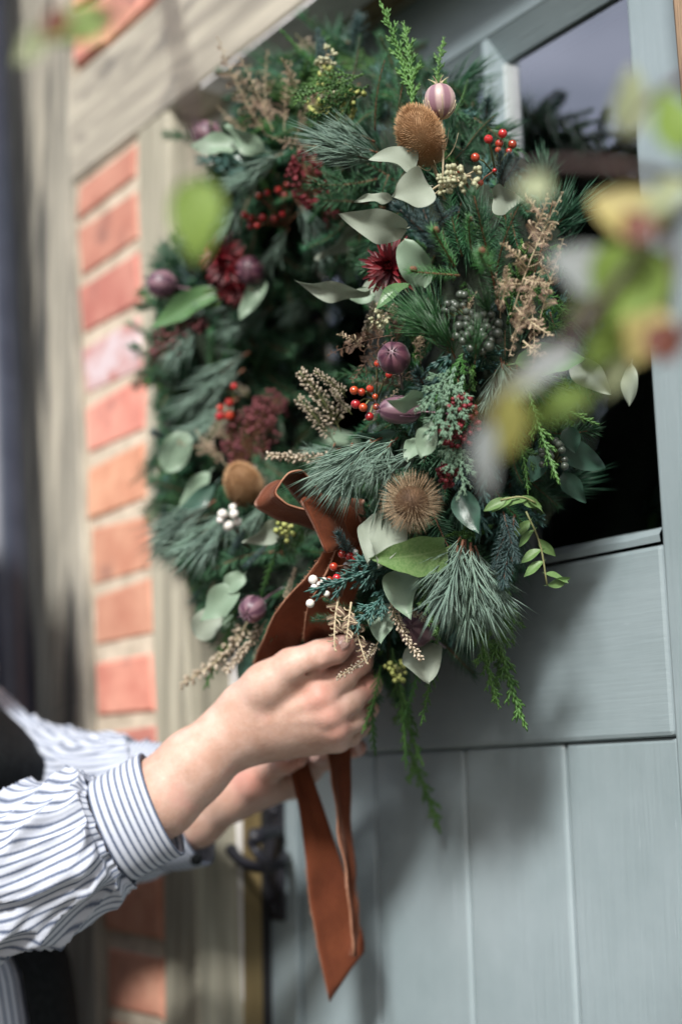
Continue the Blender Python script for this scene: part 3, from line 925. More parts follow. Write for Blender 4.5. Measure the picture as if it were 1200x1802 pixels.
def hero(name, me, b, t, o=0.0, dz=0.0, roll=0.0, unit=None, wid=None, label=None, sc=1.0):
    """b, t: where base and tip sit in view; o: metres out from the wreath body; dz: how much nearer the tip is"""
    z = surf(*b) - o
    base = atz(b[0], b[1], z); tip = atz(t[0], t[1], z - dz)
    M = frame(base, tip, (CAM - base).normalized(), roll, unit or UNITS.get(me.name))
    if sc != 1.0: M = M @ Matrix.Scale(sc, 4)
    if wid: M = M @ Matrix.Diagonal((wid, 1, 1, 1))
    return put(name, me, M, label=label)


# mossy core
mb = MB(); nu, nv = 72, 16; P = []
for i in range(nu):
    a = 2 * math.pi * i / nu; row = []
    for j in range(nv + 1):
        b = 2 * math.pi * (j % nv) / nv
        r = .056 * (1 + .3 * noise.noise(Vector((math.cos(a) * 6, math.sin(a) * 6, b * 1.3))))
        y = max(-r * math.sin(b) * 1.1, -10)
        w_ = WR * (1 - .17 * math.exp(-((math.degrees(a) - 47) / 27) ** 2))
        row.append(WC + Vector(((w_ + r * math.cos(b)) * math.cos(a), min(y, .07), (w_ + r * math.cos(b)) * math.sin(a))))
    P.append(row)
mb.grid(P, close_u=True)
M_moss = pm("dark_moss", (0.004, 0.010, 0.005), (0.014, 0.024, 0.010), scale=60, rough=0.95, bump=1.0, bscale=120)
mb.build("moss_ring", M_moss, wreath)

SPR = [conifer(30 + i, .11, 210, .0165, (48, 75), .0012, .05, start=.03, tipburst=12, mats=[M_spruce, M_twig], mid=False, bendy=.2) for i in range(4)]
BLUE = [conifer(40 + i, .09, 150, .021, (38, 70), .0015, .12, start=.03, tipburst=14, mats=[M_blue, M_twig]) for i in range(3)]
LIME = [conifer(50 + i, .055, 110, .015, (40, 70), .0011, .05, start=.02, tipburst=14, mats=[M_lime, M_twig], mid=False, buds=1) for i in range(2)]
CYP = [cypress(60 + i, .135, .055, [M_cyp]) for i in range(4)]
CYPL = [cypress(70 + i, .20, .035, [M_cyp], hang=1.0, order2=False, sr=.0014) for i in range(3)]
CYPG = [cypress(80 + i, .085, .045, [M_cypgrey], sr=.0010) for i in range(2)]
JUN = [cypress(90 + i, .075, .03, [M_juni], sr=.0013, dens=.8) for i in range(2)]
FERN = [fern(100 + i, .16, .05, [M_fern, M_straw], curl=c) for i, c in enumerate((2.0, 2.6, 1.2))]
FERNS = [fern(105 + i, .05, .017, [M_fern, M_straw], curl=.9, pairs=8) for i in range(2)]
FERND = [fern(110 + i, .12, .045, [M_ferndark, M_ferndark], curl=1.3) for i in range(2)]
HEATH = [heather(120 + i, .09, 60, .0019, [M_heath, M_straw], bendy=b) for i, b in enumerate((.3, .55, .15))]
SPRAY = [heather(130, .10, 90, .0019, [M_heath, M_stem], spread=.012, bendy=.4), seedspray(131, .055, 9, .0032, [M_eseed, M_straw])]

PINES = [conifer(15 + i, .048, 36, .046, (10, 42), .00115, .12, bundle=2, stem_r=.0013, tipburst=8, mats=[M_pine, M_twig]) for i in range(4)]
GRASSS = [conifer(25 + i, .035, 24, .052, (8, 36), .00105, .12, bundle=2, stem_r=.0012, tipburst=6, mats=[M_grass, M_twig]) for i in range(2)]
M_fir = pm('fir_needles', (0.0162, 0.0837, 0.0324), (0.0540, 0.1890, 0.0810), scale=16, rough=0.36, spec=0.5, rnd=0.35, hue=0.02, trans=0.12)
M_cypl = pm('sunny_cypress_scales', (0.05, 0.14, 0.03), (0.14, 0.29, 0.075), scale=25, rough=0.45, rnd=0.2, trans=0.15)  # lighter cypress copy: sunlight on the hanging sprays put into the colour
FIR = [conifer(140 + i, .055, 120, .0125, (45, 78), .00125, .08, start=.02, tipburst=10, flat=.45, stem_r=.0011, mats=[M_fir, M_twig], mid=False, bendy=.3) for i in range(4)]
CYPS = [cypress(170 + i, .10, .026, [M_cypl], hang=.6, order2=True, sr=.0013) for i in range(3)]
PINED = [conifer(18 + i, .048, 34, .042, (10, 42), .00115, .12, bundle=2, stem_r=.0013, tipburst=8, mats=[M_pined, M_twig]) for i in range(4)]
UNITS = {}
for lst, u in ((FIR, .062), (CYPS, .10), (PINES, .076), (PINED, .076), (GRASSS, .078), (SPR, .118), (BLUE, .100), (LIME, .062), (CYP, .135), (CYPL, .20), (CYPG, .085), (JUN, .075), (FERN, .16), (FERND, .12), (HEATH, .09), ([SPRAY[0]], .10), ([SPRAY[1]], .055)):
    for q in lst: UNITS[q.name] = u
RB = np.array([(0, 745), (60, 770), (130, 800), (180, 845), (230, 880), (280, 930), (330, 995), (420, 1012), (520, 1020), (600, 1060), (700, 1075), (800, 1005), (900, 960), (1000, 935), (1100, 910), (1200, 880), (1300, 800)])
LB = np.array([(0, 640), (30, 480), (100, 360), (240, 330), (330, 385), (400, 370), (470, 275), (560, 255), (640, 255), (700, 275), (800, 280), (900, 270), (980, 250), (1020, 330), (1100, 345), (1200, 370), (1300, 560)])


def in_outline(p, m=6):
    """keeps the ring to the slightly lopsided outline it has: fuller at the lower left, clipped at the upper right"""
    x, y = px_of(p)
    return np.interp(y, LB[:, 0], LB[:, 1]) - m < x < np.interp(y, RB[:, 0], RB[:, 1]) + m and y > 18


# the mass of the wreath: sprigs laid all round the ring
rw = random.Random(11)
KINDS = [("pine_sprig", PINED, .26), ("spruce_sprig", SPR, .30), ("cypress_spray", CYP, .24), ("blue_spruce_sprig", BLUE, .10), ("juniper_spray", JUN, .08)]


def pick():
    x = rw.random()
    for n, s, p in KINDS:
        if x < p: return n, rw.choice(s)
        x -= p
    return "spruce_sprig", SPR[0]


NF = 980
for i in range(NF):
    a = 2 * math.pi * (i + rw.random()) / NF
    psi = rad(rw.choice((rw.uniform(-50, 10), rw.uniform(0, 100), rw.uniform(60, 185))))
    er = Vector((math.cos(a), 0, math.sin(a))); et = Vector((-math.sin(a), 0, math.cos(a)))
    nn = er * math.cos(psi) + Vector((0, -1, 0)) * math.sin(psi)
    rmul = 1 - .17 * math.exp(-((math.degrees(a) - 47) / 27) ** 2)
    base = WC + er * WR * rmul + nn * rw.uniform(.030, .060)
    up_half = math.sin(a)
    s = rw.choice((1, 1, -1)) * (1 if (math.cos(a) > 0) == (up_half > -.1) else -1)
    left = max(0.0, -math.cos(a))
    d = et * s * rw.uniform(.5, 1.1) + nn * rw.uniform(.25, .65) + Vector((0, 0, -1)) * (.5 * max(0, .4 - up_half)) + Vector((-.35, 0, -.35)) * left * .8
    n, me = pick()
    d.normalize()
    if base.y + d.y * .07 > -.012: d.y = -abs(d.y) * .3 - .05
    L = rw.uniform(.052, .086)
    if math.cos(a) > .45 and math.sin(a) > -.2: L *= .75; base -= nn * .010
    if rad(215) < a < rad(285): L *= .8; base -= nn * .010
    for _ in range(9):
        tip = base + d.normalized() * L
        if in_outline(tip, 14): break
        d = (d + Vector((rw.uniform(-.6, .6), rw.uniform(-.6, .1), rw.uniform(-.6, .6))) + (WC - base) * 1.2).normalized(); L *= .95
    else: continue
    fc = nn + Vector((.3, -.6, .2)) * .8
    if n == "pine_sprig":
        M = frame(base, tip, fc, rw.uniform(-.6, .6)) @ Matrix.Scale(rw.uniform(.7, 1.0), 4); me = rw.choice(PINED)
    else: M = frame(base, tip, fc, rw.uniform(-.6, .6), UNITS[me.name])
    put(n, me, M)

# smaller fir tips, thick over the front and outer faces
for i in range(280):
    a = 2 * math.pi * (i + rw.random()) / 280
    psi = rad(rw.uniform(-10, 150))
    rmul = 1 - .17 * math.exp(-((math.degrees(a) - 47) / 27) ** 2)
    er = Vector((math.cos(a), 0, math.sin(a))); et = Vector((-math.sin(a), 0, math.cos(a)))
    nn = er * math.cos(psi) + Vector((0, -1, 0)) * math.sin(psi)
    base = WC + er * WR * rmul + nn * rw.uniform(.055, .085)
    d = et * rw.uniform(-1, 1) + nn * rw.uniform(.2, .8) + Vector((0, 0, rw.uniform(-.9, .3)))
    if rad(215) < a < rad(285): base -= nn * .025
    tip = base + d.normalized() * rw.uniform(.035, .055)
    if not in_outline(tip, 14): continue
    put("fir_tip", rw.choice(FIR), frame(base, tip, nn + Vector((.3, -.6, .2)) * .8, rw.uniform(-.8, .8), .062))
for k in range(20):      # dark sprigs behind the pods on the inside of the ring
    a = rad(rw.uniform(-60, 30)); er = Vector((math.cos(a), 0, math.sin(a)))
    base = WC + er * (WR - .03) + Vector((0, rw.uniform(-.06, .02), 0))
    tip = base + (-er * rw.uniform(.6, 1) + Vector((0, rw.uniform(-.7, .1), rw.uniform(-.7, .4)))).normalized() * rw.uniform(.05, .075)
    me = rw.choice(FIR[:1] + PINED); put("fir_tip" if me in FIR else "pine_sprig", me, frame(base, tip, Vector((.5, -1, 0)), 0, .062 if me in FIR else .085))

M_yew = pm("yew_needles", (0.018, 0.072, 0.030), (0.06, 0.155, 0.075), scale=16, rough=0.4, spec=0.45, rnd=0.35, hue=0.015, trans=0.12)
YEW = [conifer(150 + i, .062, 84, .017, (50, 76), .0015, .10, start=.03, tipburst=8, flat=.75, stem_r=.0011, mats=[M_yew, M_twig], bendy=.35) for i in range(4)]
for i in range(260):      # looser yew sprays, thickest on the far side of the ring and round the opening
    a = rad(rw.uniform(105, 265)) if i % 5 < 3 else rad(rw.uniform(-180, 180))
    psi = rad(rw.uniform(-20, 215))
    rmul = 1 - .17 * math.exp(-((math.degrees(a) % 360 - 47) / 27) ** 2)
    er = Vector((math.cos(a), 0, math.sin(a))); et = Vector((-math.sin(a), 0, math.cos(a)))
    nn = er * math.cos(psi) + Vector((0, -1, 0)) * math.sin(psi)
    base = WC + er * WR * rmul + nn * rw.uniform(.05, .088)
    d = et * rw.uniform(-.8, .8) + nn * rw.uniform(.25, .8) + Vector((0, 0, rw.uniform(-1.0, .1)))
    if rad(215) < a < rad(285): base -= nn * .03
    if base.y + d.normalized().y * .06 > -.012: continue
    tip = base + d.normalized() * rw.uniform(.045, .07)
    if not in_outline(tip, 26): continue
    put("yew_sprig", rw.choice(YEW), frame(base, tip, nn + Vector((.3, -.6, .2)) * .8, rw.uniform(-.8, .8), .072))

# ---- explicit sprigs, read off the photograph
for b, t, me, o, dz in [
    ((668, 270), (552, 232), PINES[0], .035, .03), ((672, 285), (560, 262), PINES[1], .03, .02),
    ((660, 250), (575, 205), PINES[2], .03, .02),
    ((672, 770), (535, 830), PINES[0], .05, .02), ((660, 765), (580, 872), PINES[1], .055, .03), ((740, 785), (655, 862), PINES[3], .05, .02), ((600, 790), (530, 800), PINES[2], .04, .0),
    ((700, 770), (620, 840), PINES[2], .05, .03), ((620, 780), (590, 890), PINES[3], .06, .03), ((690, 775), (645, 880), PINES[0], .06, .03), ((590, 780), (545, 865), PINES[1], .055, .02), ((650, 780), (610, 885), PINES[1], .06, .03),
    ((818, 950), (826, 1098), PINES[3], .045, .02), ((805, 960), (790, 1085), PINES[0], .04, .02), ((830, 965), (868, 1080), PINES[1], .035, .0), ((825, 985), (845, 1105), PINES[2], .05, .02), ((810, 945), (752, 1040), PINES[1], .045, .02), ((828, 955), (820, 1120), PINES[0], .055, .02), ((815, 950), (775, 1110), PINES[3], .055, .02), ((835, 960), (885, 1095), PINES[2], .05, .01), ((820, 990), (835, 1135), PINES[1], .055, .02),
    ((890, 640), (955, 715), PINES[0], .03, .0), ((880, 630), (905, 730), PINES[3], .035, .02), ((872, 650), (850, 735), PINES[2], .03, .0), ((930, 650), (1000, 700), PINES[1], .02, -.01),
    ((440, 620), (300, 680), PINES[0], .03, .0), ((430, 650), (310, 740), PINES[1], .03, .0), ((400, 900), (300, 1000), PINES[2], .04, .02), ((420, 880), (345, 1010), PINES[3], .04, .02), ((380, 880), (265, 960), PINES[1], .03, .0),
    ((560, 560), (470, 640), PINES[1], .0, .0), ((510, 400), (455, 480), PINES[0], .03, .0), ((480, 540), (395, 600), PINES[3], .03, .0), ((450, 520), (350, 560), PINES[2], .03, .0), ((420, 700), (330, 790), PINES[3], .03, .0), ((430, 350), (385, 430), PINES[1], .02, .0), ((480, 880), (400, 960), PINES[0], .03, .0), ((370, 560), (275, 640), PINES[2], .03, .0), ((560, 480), (520, 580), PINES[3], .0, .0), ((520, 470), (605, 540), PINED[0], .0, .0), ((505, 560), (600, 625), PINED[1], .0, .0), ((500, 620), (592, 690), PINED[2], .0, .0), ((530, 430), (600, 470), PINED[3], .0, .0), ((560, 600), (620, 560), PINED[0], .0, .0), ((540, 650), (615, 660), PINED[1], .0, .0), ((350, 870), (262, 985), PINES[0], .03, .0), ((520, 350), (600, 470), PINES[2], .02, .0), ((590, 570), (520, 660), PINES[0], .0, .0), ((480, 300), (390, 330), PINES[2], .03, .0), ((500, 270), (400, 300), PINES[0], .02, .0),
]: hero("pine_sprig", me, b, t, o, dz, rw.uniform(-1, 1))
for b, t, me, o, dz in [
    ((790, 610), (716, 500), GRASSS[0], .03, .03), ((790, 620), (752, 505), GRASSS[1], .035, .04), ((800, 600), (690, 540), GRASSS[0], .03, .02), ((800, 630), (775, 540), GRASSS[1], .04, .04), ((775, 600), (700, 520), GRASSS[1], .03, .04),
    ((860, 560), (850, 490), GRASSS[0], .035, .03), ((835, 640), (845, 570), GRASSS[1], .05, .03),
]: hero("grass_needle_tuft", me, b, t, o, dz, rw.uniform(-1, 1))
for b, t, me, o, dz, sc in [
    ((878, 545), (838, 335), SPR[0], .025, .05, None), ((870, 520), (872, 350), SPR[1], .02, .03, None), ((820, 260), (862, 190), SPR[2], .0, .01, None), ((800, 280), (845, 235), SPR[3], .0, .0, None), ((660, 230), (655, 95), SPR[1], .02, .02, None),
    ((700, 250), (690, 110), SPR[2], .0, .0, None), ((620, 140), (640, 60), SPR[0], .0, .0, None), ((940, 480), (985, 330), SPR[3], -.005, .0, None), ((950, 520), (1000, 420), SPR[1], .0, .0, None), ((560, 110), (565, 55), BLUE[0], .01, .0, None), ((600, 140), (555, 75), BLUE[1], .01, .0, None),
    ((876, 330), (893, 262), BLUE[0], .035, .02, None), ((885, 330), (872, 270), BLUE[1], .035, .02, None), ((880, 325), (915, 285), BLUE[2], .03, .01, None),
    ((740, 440), (690, 395), SPR[0], .0, .0, None), ((780, 385), (760, 350), BLUE[2], .015, .02, None), ((760, 400), (800, 370), BLUE[1], .015, .02, None),
    ((905, 905), (882, 1040), BLUE[0], .05, .01, None), ((885, 900), (905, 985), BLUE[1], .05, .02, None), ((900, 920), (860, 985), BLUE[2], .05, .02, None), ((620, 985), (600, 945), BLUE[1], .05, .03, None),
    ((380, 920), (430, 960), BLUE[0], .02, .0, None), ((430, 930), (400, 990), BLUE[2], .02, .0, None), ((470, 960), (430, 1000), BLUE[1], .02, .0, None),
    ((660, 1100), (560, 1105), SPR[2], .045, .02, None), ((650, 1090), (545, 1085), SPR[3], .05, .02, None), ((640, 1080), (570, 1060), SPR[0], .05, .02, None),
]: hero("spruce_sprig" if me in SPR else "blue_spruce_sprig", me, b, t, o, dz, rw.uniform(-1, 1))
for b, t, me, o, dz, L in [
    ((800, 470), (762, 405), LIME[0], .05, .03, .05), ((862, 470), (836, 462), LIME[1], .06, .05, .055), ((808, 485), (722, 478), LIME[0], .055, .02, .05), ((830, 440), (815, 380), LIME[1], .05, .02, .055),
]: hero("fresh_spruce_tip", me, b, t, o, dz, 0)
for b, t, me, o, dz in [
    ((872, 1070), (888, 1278), CYPS[0], .06, -.0), ((845, 1090), (858, 1245), CYPS[1], .065, .0), ((885, 1050), (912, 1135), CYPS[2], .06, .0), ((890, 1090), (872, 1235), CYPS[2], .065, .0), ((860, 1040), (890, 1120), CYPS[1], .06, .0),
    ((700, 1180), (722, 1350), CYPL[1], .0, .0), ((660, 1180), (640, 1330), CYPL[0], .02, .0), ((670, 1170), (655, 1290), CYPL[2], .02, .0), ((770, 1100), (752, 1275), CYPL[1], .015, .0), ((690, 1140), (705, 1290), CYPL[0], .0, .0), ((740, 1130), (735, 1270), CYPL[2], .0, .0),
    ((720, 1320), (782, 1466), CYPS[2], .0, .0), ((700, 1200), (724, 1345), CYPS[0], .0, .0),
    ((740, 1010), (757, 1125), CYPS[1], .06, .02),
    ((930, 690), (975, 850), CYPS[0], .03, .0), ((960, 700), (1045, 755), CYPS[1], .02, .0), ((900, 740), (950, 860), CYPL[2], .015, .0),
    ((722, 170), (690, 12), CYPS[0], .02, .0), ((725, 190), (728, 40), CYPS[1], .02, .0), ((765, 180), (772, 62), CYPS[2], .02, .0), ((740, 200), (700, 90), CYPL[1], .0, .0), ((800, 200), (832, 140), CYPL[0], -.01, .0),
    ((560, 120), (490, 55), CYPL[1], .0, .0), ((420, 1060), (372, 1215), CYPL[1], .03, .0), ((505, 940), (440, 1040), CYPL[0], .02, .0), ((600, 330), (700, 380), CYPL[0], .03, .02),
]: hero("hanging_cypress_spray", me, b, t, o, dz, rw.uniform(-.5, .5), unit=.10 if me in CYPS else .20)
for b, t, me, o, dz in [
    ((640, 130), (520, 185), CYP[0], .035, .02), ((650, 150), (540, 215), CYP[1], .03, .02), ((600, 110), (530, 140), CYP[2], .02, .0), ((620, 160), (560, 150), CYP[3], .03, .02),
    ((540, 90), (490, 110), CYP[1], .02, .0), ((870, 1000), (890, 1110), CYP[2], .01, .0), ((530, 910), (510, 990), CYP[3], .0, .0), ((560, 900), (520, 960), CYP[0], .0, .0),
    ((960, 560), (1010, 610), CYP[3], .0, .0), ((930, 500), (1000, 545), CYP[0], .0, .0), ((900, 780), (960, 830), CYP[1], .0, .0),
]: hero("cypress_spray", me, b, t, o, dz, rw.uniform(-.5, .5))
for b, t, me, o, dz in [
    ((800, 645), (772, 775), CYPG[0], .05, .03), ((790, 650), (748, 720), CYPG[1], .05, .03), ((815, 660), (790, 770), CYPG[1], .045, .03), ((810, 770), (790, 835), CYPG[0], .05, .02), ((800, 760), (818, 868), CYPG[1], .05, .02),
]: hero("grey_cypress_spray", me, b, t, o, dz, rw.uniform(-.4, .4))
for b, t, me, o, dz in [
    ((690, 985), (560, 1055), JUN[0], .06, .02), ((690, 1000), (600, 1040), JUN[1], .055, .02), ((685, 1030), (640, 1110), JUN[1], .06, .03), ((700, 1060), (650, 1085), JUN[0], .05, .02), ((680, 980), (630, 1000), JUN[1], .055, .02),
]: hero("juniper_spray", me, b, t, o, dz, rw.uniform(-.4, .4), unit=.075)

# dried bracken
for b, t, me, o, dz, ro in [
    ((903, 545), (965, 330), FERN[0], .05, .02, .2), ((950, 560), (985, 420), FERN[1], .055, .02, -.6), ((900, 600), (940, 470), FERN[2], .06, .02, .9), ((930, 420), (975, 350), FERNS[0], .06, .02, .2), ((880, 540), (905, 470), FERNS[1], .06, .02, -.7), ((945, 480), (990, 455), FERNS[0], .06, .02, .6), ((920, 600), (965, 640), FERNS[1], .06, .02, .1), ((640, 610), (600, 580), FERNS[0], .04, .02, .3), ((730, 620), (745, 585), FERNS[1], .06, .02, .3), ((520, 160), (505, 100), FERNS[0], .04, .02, .3), ((540, 190), (570, 160), FERNS[1], .04, .02, .3), ((925, 470), (890, 420), FERNS[0], .06, .02, .5), ((935, 430), (985, 400), FERNS[1], .055, .02, -.5), ((915, 500), (870, 500), FERNS[1], .06, .02, .4), ((920, 490), (962, 505), FERNS[0], .06, .02, -.3), ((950, 380), (915, 340), FERNS[1], .05, .02, .9), ((905, 540), (960, 600), FERNS[0], .055, .02, .2), ((940, 480), (900, 620), FERN[1], .05, .02, -.4), ((935, 545), (952, 650), FERN[2], .05, .02, .3), ((880, 560), (880, 480), FERN[1], .045, .02, .8),
    ((455, 220), (365, 75), FERN[0], .03, .02, .0), ((480, 230), (430, 95), FERN[1], .035, .02, .4), ((500, 230), (500, 105), FERN[2], .03, .02, -.3), ((470, 240), (400, 140), FERN[2], .03, .02, .2), ((520, 240), (560, 150), FERN[1], .03, .02, .5), ((560, 260), (470, 250), FERN[0], .03, .0, .0), ((440, 240), (375, 190), FERN[0], .03, .0, .6), ((470, 215), (455, 90), FERN[2], .02, .0, .1),
    ((596, 1050), (576, 1140), FERNS[0], .105, .02, .0), ((618, 1060), (606, 1138), FERNS[1], .105, .02, .3), ((622, 1080), (635, 1166), FERNS[0], .1, .02, -.4),
    ((740, 640), (735, 570), FERN[0], .04, .02, 0), ((640, 740), (700, 690), FERN[1], .03, .02, 0),
    ((400, 820), (335, 760), FERN[0], .02, .0, .3), ((390, 800), (300, 770), FERN[1], .02, .0, .3), ((370, 760), (440, 770), FERN[2], .02, .02, .3), ((550, 300), (560, 230), FERN[1], .02, .0, .3),
    ((816, 560), (832, 510), FERN[2], .06, .0, .3),
]: hero("dried_fern_frond", me, b, t, o, dz, ro, unit=.05 if me in FERNS else .16)
for b, t, me, o, dz, ro in [
    ((690, 590), (575, 605), FERND[0], .03, .02, .0), ((680, 600), (610, 660), FERND[1], .03, .02, .4), ((700, 610), (690, 530), FERND[0], .02, .02, .6), ((660, 650), (740, 680), FERND[1], .02, .02, .3), ((700, 680), (640, 660), FERND[0], .03, .02, -.3),
]: hero("dark_fern_frond", me, b, t, o, dz, ro, unit=.12)

# heather and seed sprays
for b, t, me, o, dz in [
    ((600, 760), (545, 650), SPRAY[0], .03, .02), ((610, 700), (565, 650), SPRAY[0], .03, .02), ((590, 780), (535, 700), SPRAY[0], .03, .02), ((620, 730), (580, 690), SPRAY[0], .03, .0),
    ((560, 800), (450, 812), HEATH[0], .02, .0), ((600, 810), (470, 800), HEATH[2], .02, .0),
    ((440, 1085), (375, 1235), HEATH[1], .03, .0), ((470, 1090), (400, 1190), HEATH[0], .03, .0), ((500, 1060), (520, 1000), HEATH[2], .02, .0),
    ((683, 1050), (722, 1165), HEATH[0], .065, .02), ((690, 1060), (770, 1100), HEATH[2], .05, .02), ((668, 1125), (632, 1205), HEATH[1], .065, .02),
    ((640, 600), (660, 540), SPRAY[0], .01, .02), ((660, 590), (690, 540), SPRAY[0], .01, .02),
    ((350, 800), (400, 720), SPRAY[0], .02, .0), ((440, 700), (400, 660), SPRAY[0], .02, .0), ((520, 60), (590, 130), SPRAY[0], .02, .0),
]: hero("seed_spray" if me is SPRAY[0] else "heather_spike", me, b, t, o, dz, rw.uniform(-1, 1))
for b, t, o in [((755, 338), (822, 285), .06), ((760, 345), (812, 310), .06), ((650, 580), (680, 540), .03), ((570, 150), (560, 90), .03), ((600, 190), (570, 150), .03)]:
    hero("eucalyptus_seed_spray", SPRAY[1], b, t, o, .02, rw.uniform(-1, 1))

# leaves: base, tip, width ratio, material, lift, tip nearer, roll, curl, fold, shape
LEAVES = [
    ((728, 302), (668, 256), .72, L_euc, .055, .02, .9, .9, .7, 'ovate'), ((690, 352), (632, 340), .32, L_euc, .055, .02, .9, .5, .3, 'lance'),
    ((757, 327), (696, 340), .85, L_euc, .065, .02, .3, .4, .35, 'ovate'), ((712, 402), (612, 402), .50, L_euc, .05, .03, -.5, .9, .4, 'ovate'),
    ((640, 390), (568, 470), .38, L_euc, .04, .0, -.9, .4, .3, 'lance'), ((640, 445), (553, 482), .52, L_euc, .045, .02, -.5, .5, .4, 'ovate'),
    ((652, 508), (526, 535), .30, L_euc, .045, .02, -.9, .8, .5, 'lance'), ((655, 490), (660, 545), .8, L_euc, .03, .0, .3, .4, .4, 'round'),
    ((745, 505), (715, 425), .62, L_eucg, .05, .02, .2, .3, .2, 'round'), ((660, 520), (610, 520), .6, L_eucg, .03, .0, .3, .3, .2, 'ovate'),
    ((760, 728), (742, 797), .45, L_eucg, .055, .02, .2, .3, .3, 'spoon'), ((735, 770), (720, 800), .5, L_eucg, .05, .02, .2, .6, .4, 'round'), ((700, 760), (628, 775), .35, L_dark, .04, .0, -.7, .5, .3, 'ovate'),
    ((740, 700), (690, 712), .6, L_eucg, .065, .02, -.6, .4, .3, 'ovate'),
    ((668, 900), (640, 980), .46, L_euc, .06, .03, .5, .5, .4, 'ovate'), ((692, 900), (672, 990), .62, L_euc, .065, .03, -.3, .3, .2, 'ovate'),
    ((785, 965), (676, 1000), .48, L_bright, .06, .04, -.5, .7, .5, 'ovate'), ((700, 1000), (718, 1078), .62, L_eucg, .055, .03, .0, .4, .2, 'ovate'),
    ((738, 1130), (752, 1193), .85, L_euc, .055, .03, .1, .3, .15, 'ovate'), ((672, 1060), (668, 1128), .62, L_eucg, .06, .02, .2, .4, .2, 'ovate'),
    ((805, 860), (838, 936), .5, L_dark, .045, .02, .2, .3, .3, 'lance'), ((905, 640), (1040, 620), .42, L_ivy, .035, .0, -.3, .5, .5, 'ovate'),
    ((1005, 625), (1072, 700), .5, L_euc, .02, .0, .4, .3, .3, 'ovate'), ((1110, 640), (1103, 715), .42, L_euc, .02, .0, .3, .3, .3, 'lance'),
    ((870, 345), (905, 360), .9, L_euc, .04, .02, .6, .6, .4, 'ovate'), ((560, 770), (640, 768), .4, L_eucg, .02, .0, -.5, .5, .3, 'ovate'),
    ((435, 262), (332, 248), .40, L_eucg, .04, .0, .5, .3, .3, 'round'), ((468, 268), (385, 225), .42, L_eucg, .045, .0, -.4, .5, .3, 'ovate'), ((480, 275), (405, 268), .6, L_dark, .03, .0, .2, .3, .3, 'ovate'),
    ((400, 505), (252, 570), .28, L_ivy, .04, .0, .4, .4, .5, 'lance'), ((465, 490), (420, 556), .36, L_eucg, .05, .02, .2, .5, .4, 'ovate'), ((390, 520), (340, 535), .7, L_bright, .04, .0, .2, .3, .3, 'ovate'),
    ((498, 920), (438, 960), .5, L_euc, .04, .02, -.4, .6, .4, 'ovate'), ((420, 1030), (350, 1095), .55, L_eucg, .05, .0, .2, .3, .3, 'ovate'), ((385, 1075), (342, 1122), .8, L_euc, .05, .0, .2, .3, .3, 'round'), ((430, 1010), (395, 1040), .8, L_eucg, .045, .0, .2, .3, .3, 'round'), ((400, 1080), (415, 1120), .7, L_eucg, .04, .0, .2, .3, .3, 'round'),
    ((330, 760), (288, 830), .65, L_eucg, .04, .0, .2, .3, .3, 'round'), ((370, 830), (310, 900), .35, L_eucg, .04, .0, .2, .3, .3, 'ovate'), ((380, 850), (300, 930), .3, L_dark, .04, .0, .2, .3, .3, 'lance'), ((450, 820), (410, 880), .4, L_euc, .03, .0, .2, .3, .3, 'ovate'), ((460, 800), (480, 860), .6, L_eucg, .02, .0, .2, .3, .3, 'ovate'),
    ((470, 1120), (455, 1190), .5, L_eucg, .03, .0, .2, .3, .3, 'lance'), ((440, 1130), (420, 1200), .4, L_dark, .03, .0, .2, .3, .3, 'lance'), ((470, 730), (500, 780), .5, L_eucg, .02, .0, .2, .3, .3, 'ovate'),
    ((985, 780), (1068, 832), .5, L_dark, .0, .0, .2, .5, .3, 'ovate'), ((990, 830), (1030, 890), .5, L_dark, .0, .0, .2, .5, .3, 'ovate'), ((960, 790), (930, 850), .6, L_dark, .01, .0, .2, .5, .3, 'ovate'), ((1000, 750), (1010, 800), .7, L_dark, .01, .0, .2, .5, .3, 'ovate'), ((820, 545), (850, 590), .5, L_dark, .02, .0, .2, .5, .3, 'ovate'),
    ((590, 520), (640, 560), .5, L_dark, .0, .0, .2, .5, .3, 'ovate'), ((720, 500), (660, 520), .35, L_grass if False else L_ivy, .045, .02, .8, .9, .5, 'lance'),
]
for k, (b, t, wr, m, o, dz, ro, cu, fo, sh) in enumerate(LEAVES):
    nm = {id(L_euc): "eucalyptus_leaf", id(L_eucg): "eucalyptus_leaf", id(L_ivy): "ivy_leaf", id(L_bright): "evergreen_leaf", id(L_dark): "laurel_leaf"}[id(m)]
    me = leaf(200 + k, m, wr, cu, fo, .075 if m in (L_euc, L_eucg) else .04, sh, twist=rw.uniform(-.4, .4), lobes=.06 if m in (L_ivy, L_bright) else 0)
    hero(nm, me, b, t, o, dz, ro, unit=1.0)
# small-leaved twigs
for b, t, o, n in [((880, 880), (942, 885), .05, 5), ((925, 900), (962, 1030), .035, 7)]:
    z = surf(*b) - o
    pts = [atz(q[0], q[1], z) for q in crv([(b[0], b[1]), ((b[0] + t[0]) / 2 + 6, (b[1] + t[1]) / 2 - 8), t], 8)]
    mb = MB(); mb.tube(pts, .0008, 5)
    st = mb.build("leafy_twig", M_stem, wreath)
    sm = leaf(300 + n, L_bright, .42, .3, .3, .02, 'lance')
    for k in range(n):
        p = pts[1 + k % (len(pts) - 1)]; a = rw.uniform(-1, 1)
        d = (RGT * rw.choice((-.8, .9, .3)) + UPV * rw.uniform(-1.1, .35)).normalized() * .019
        M = frame(p, p + d, (CAM - p).normalized() + Vector((0, 0, .5)), a, unit=1.0)
        o_ = link("small_leaf", sm, st, Matrix.Translation(-WC) @ M); o_.matrix_basis = Matrix.Translation(-WC - st.matrix_basis.translation) @ M

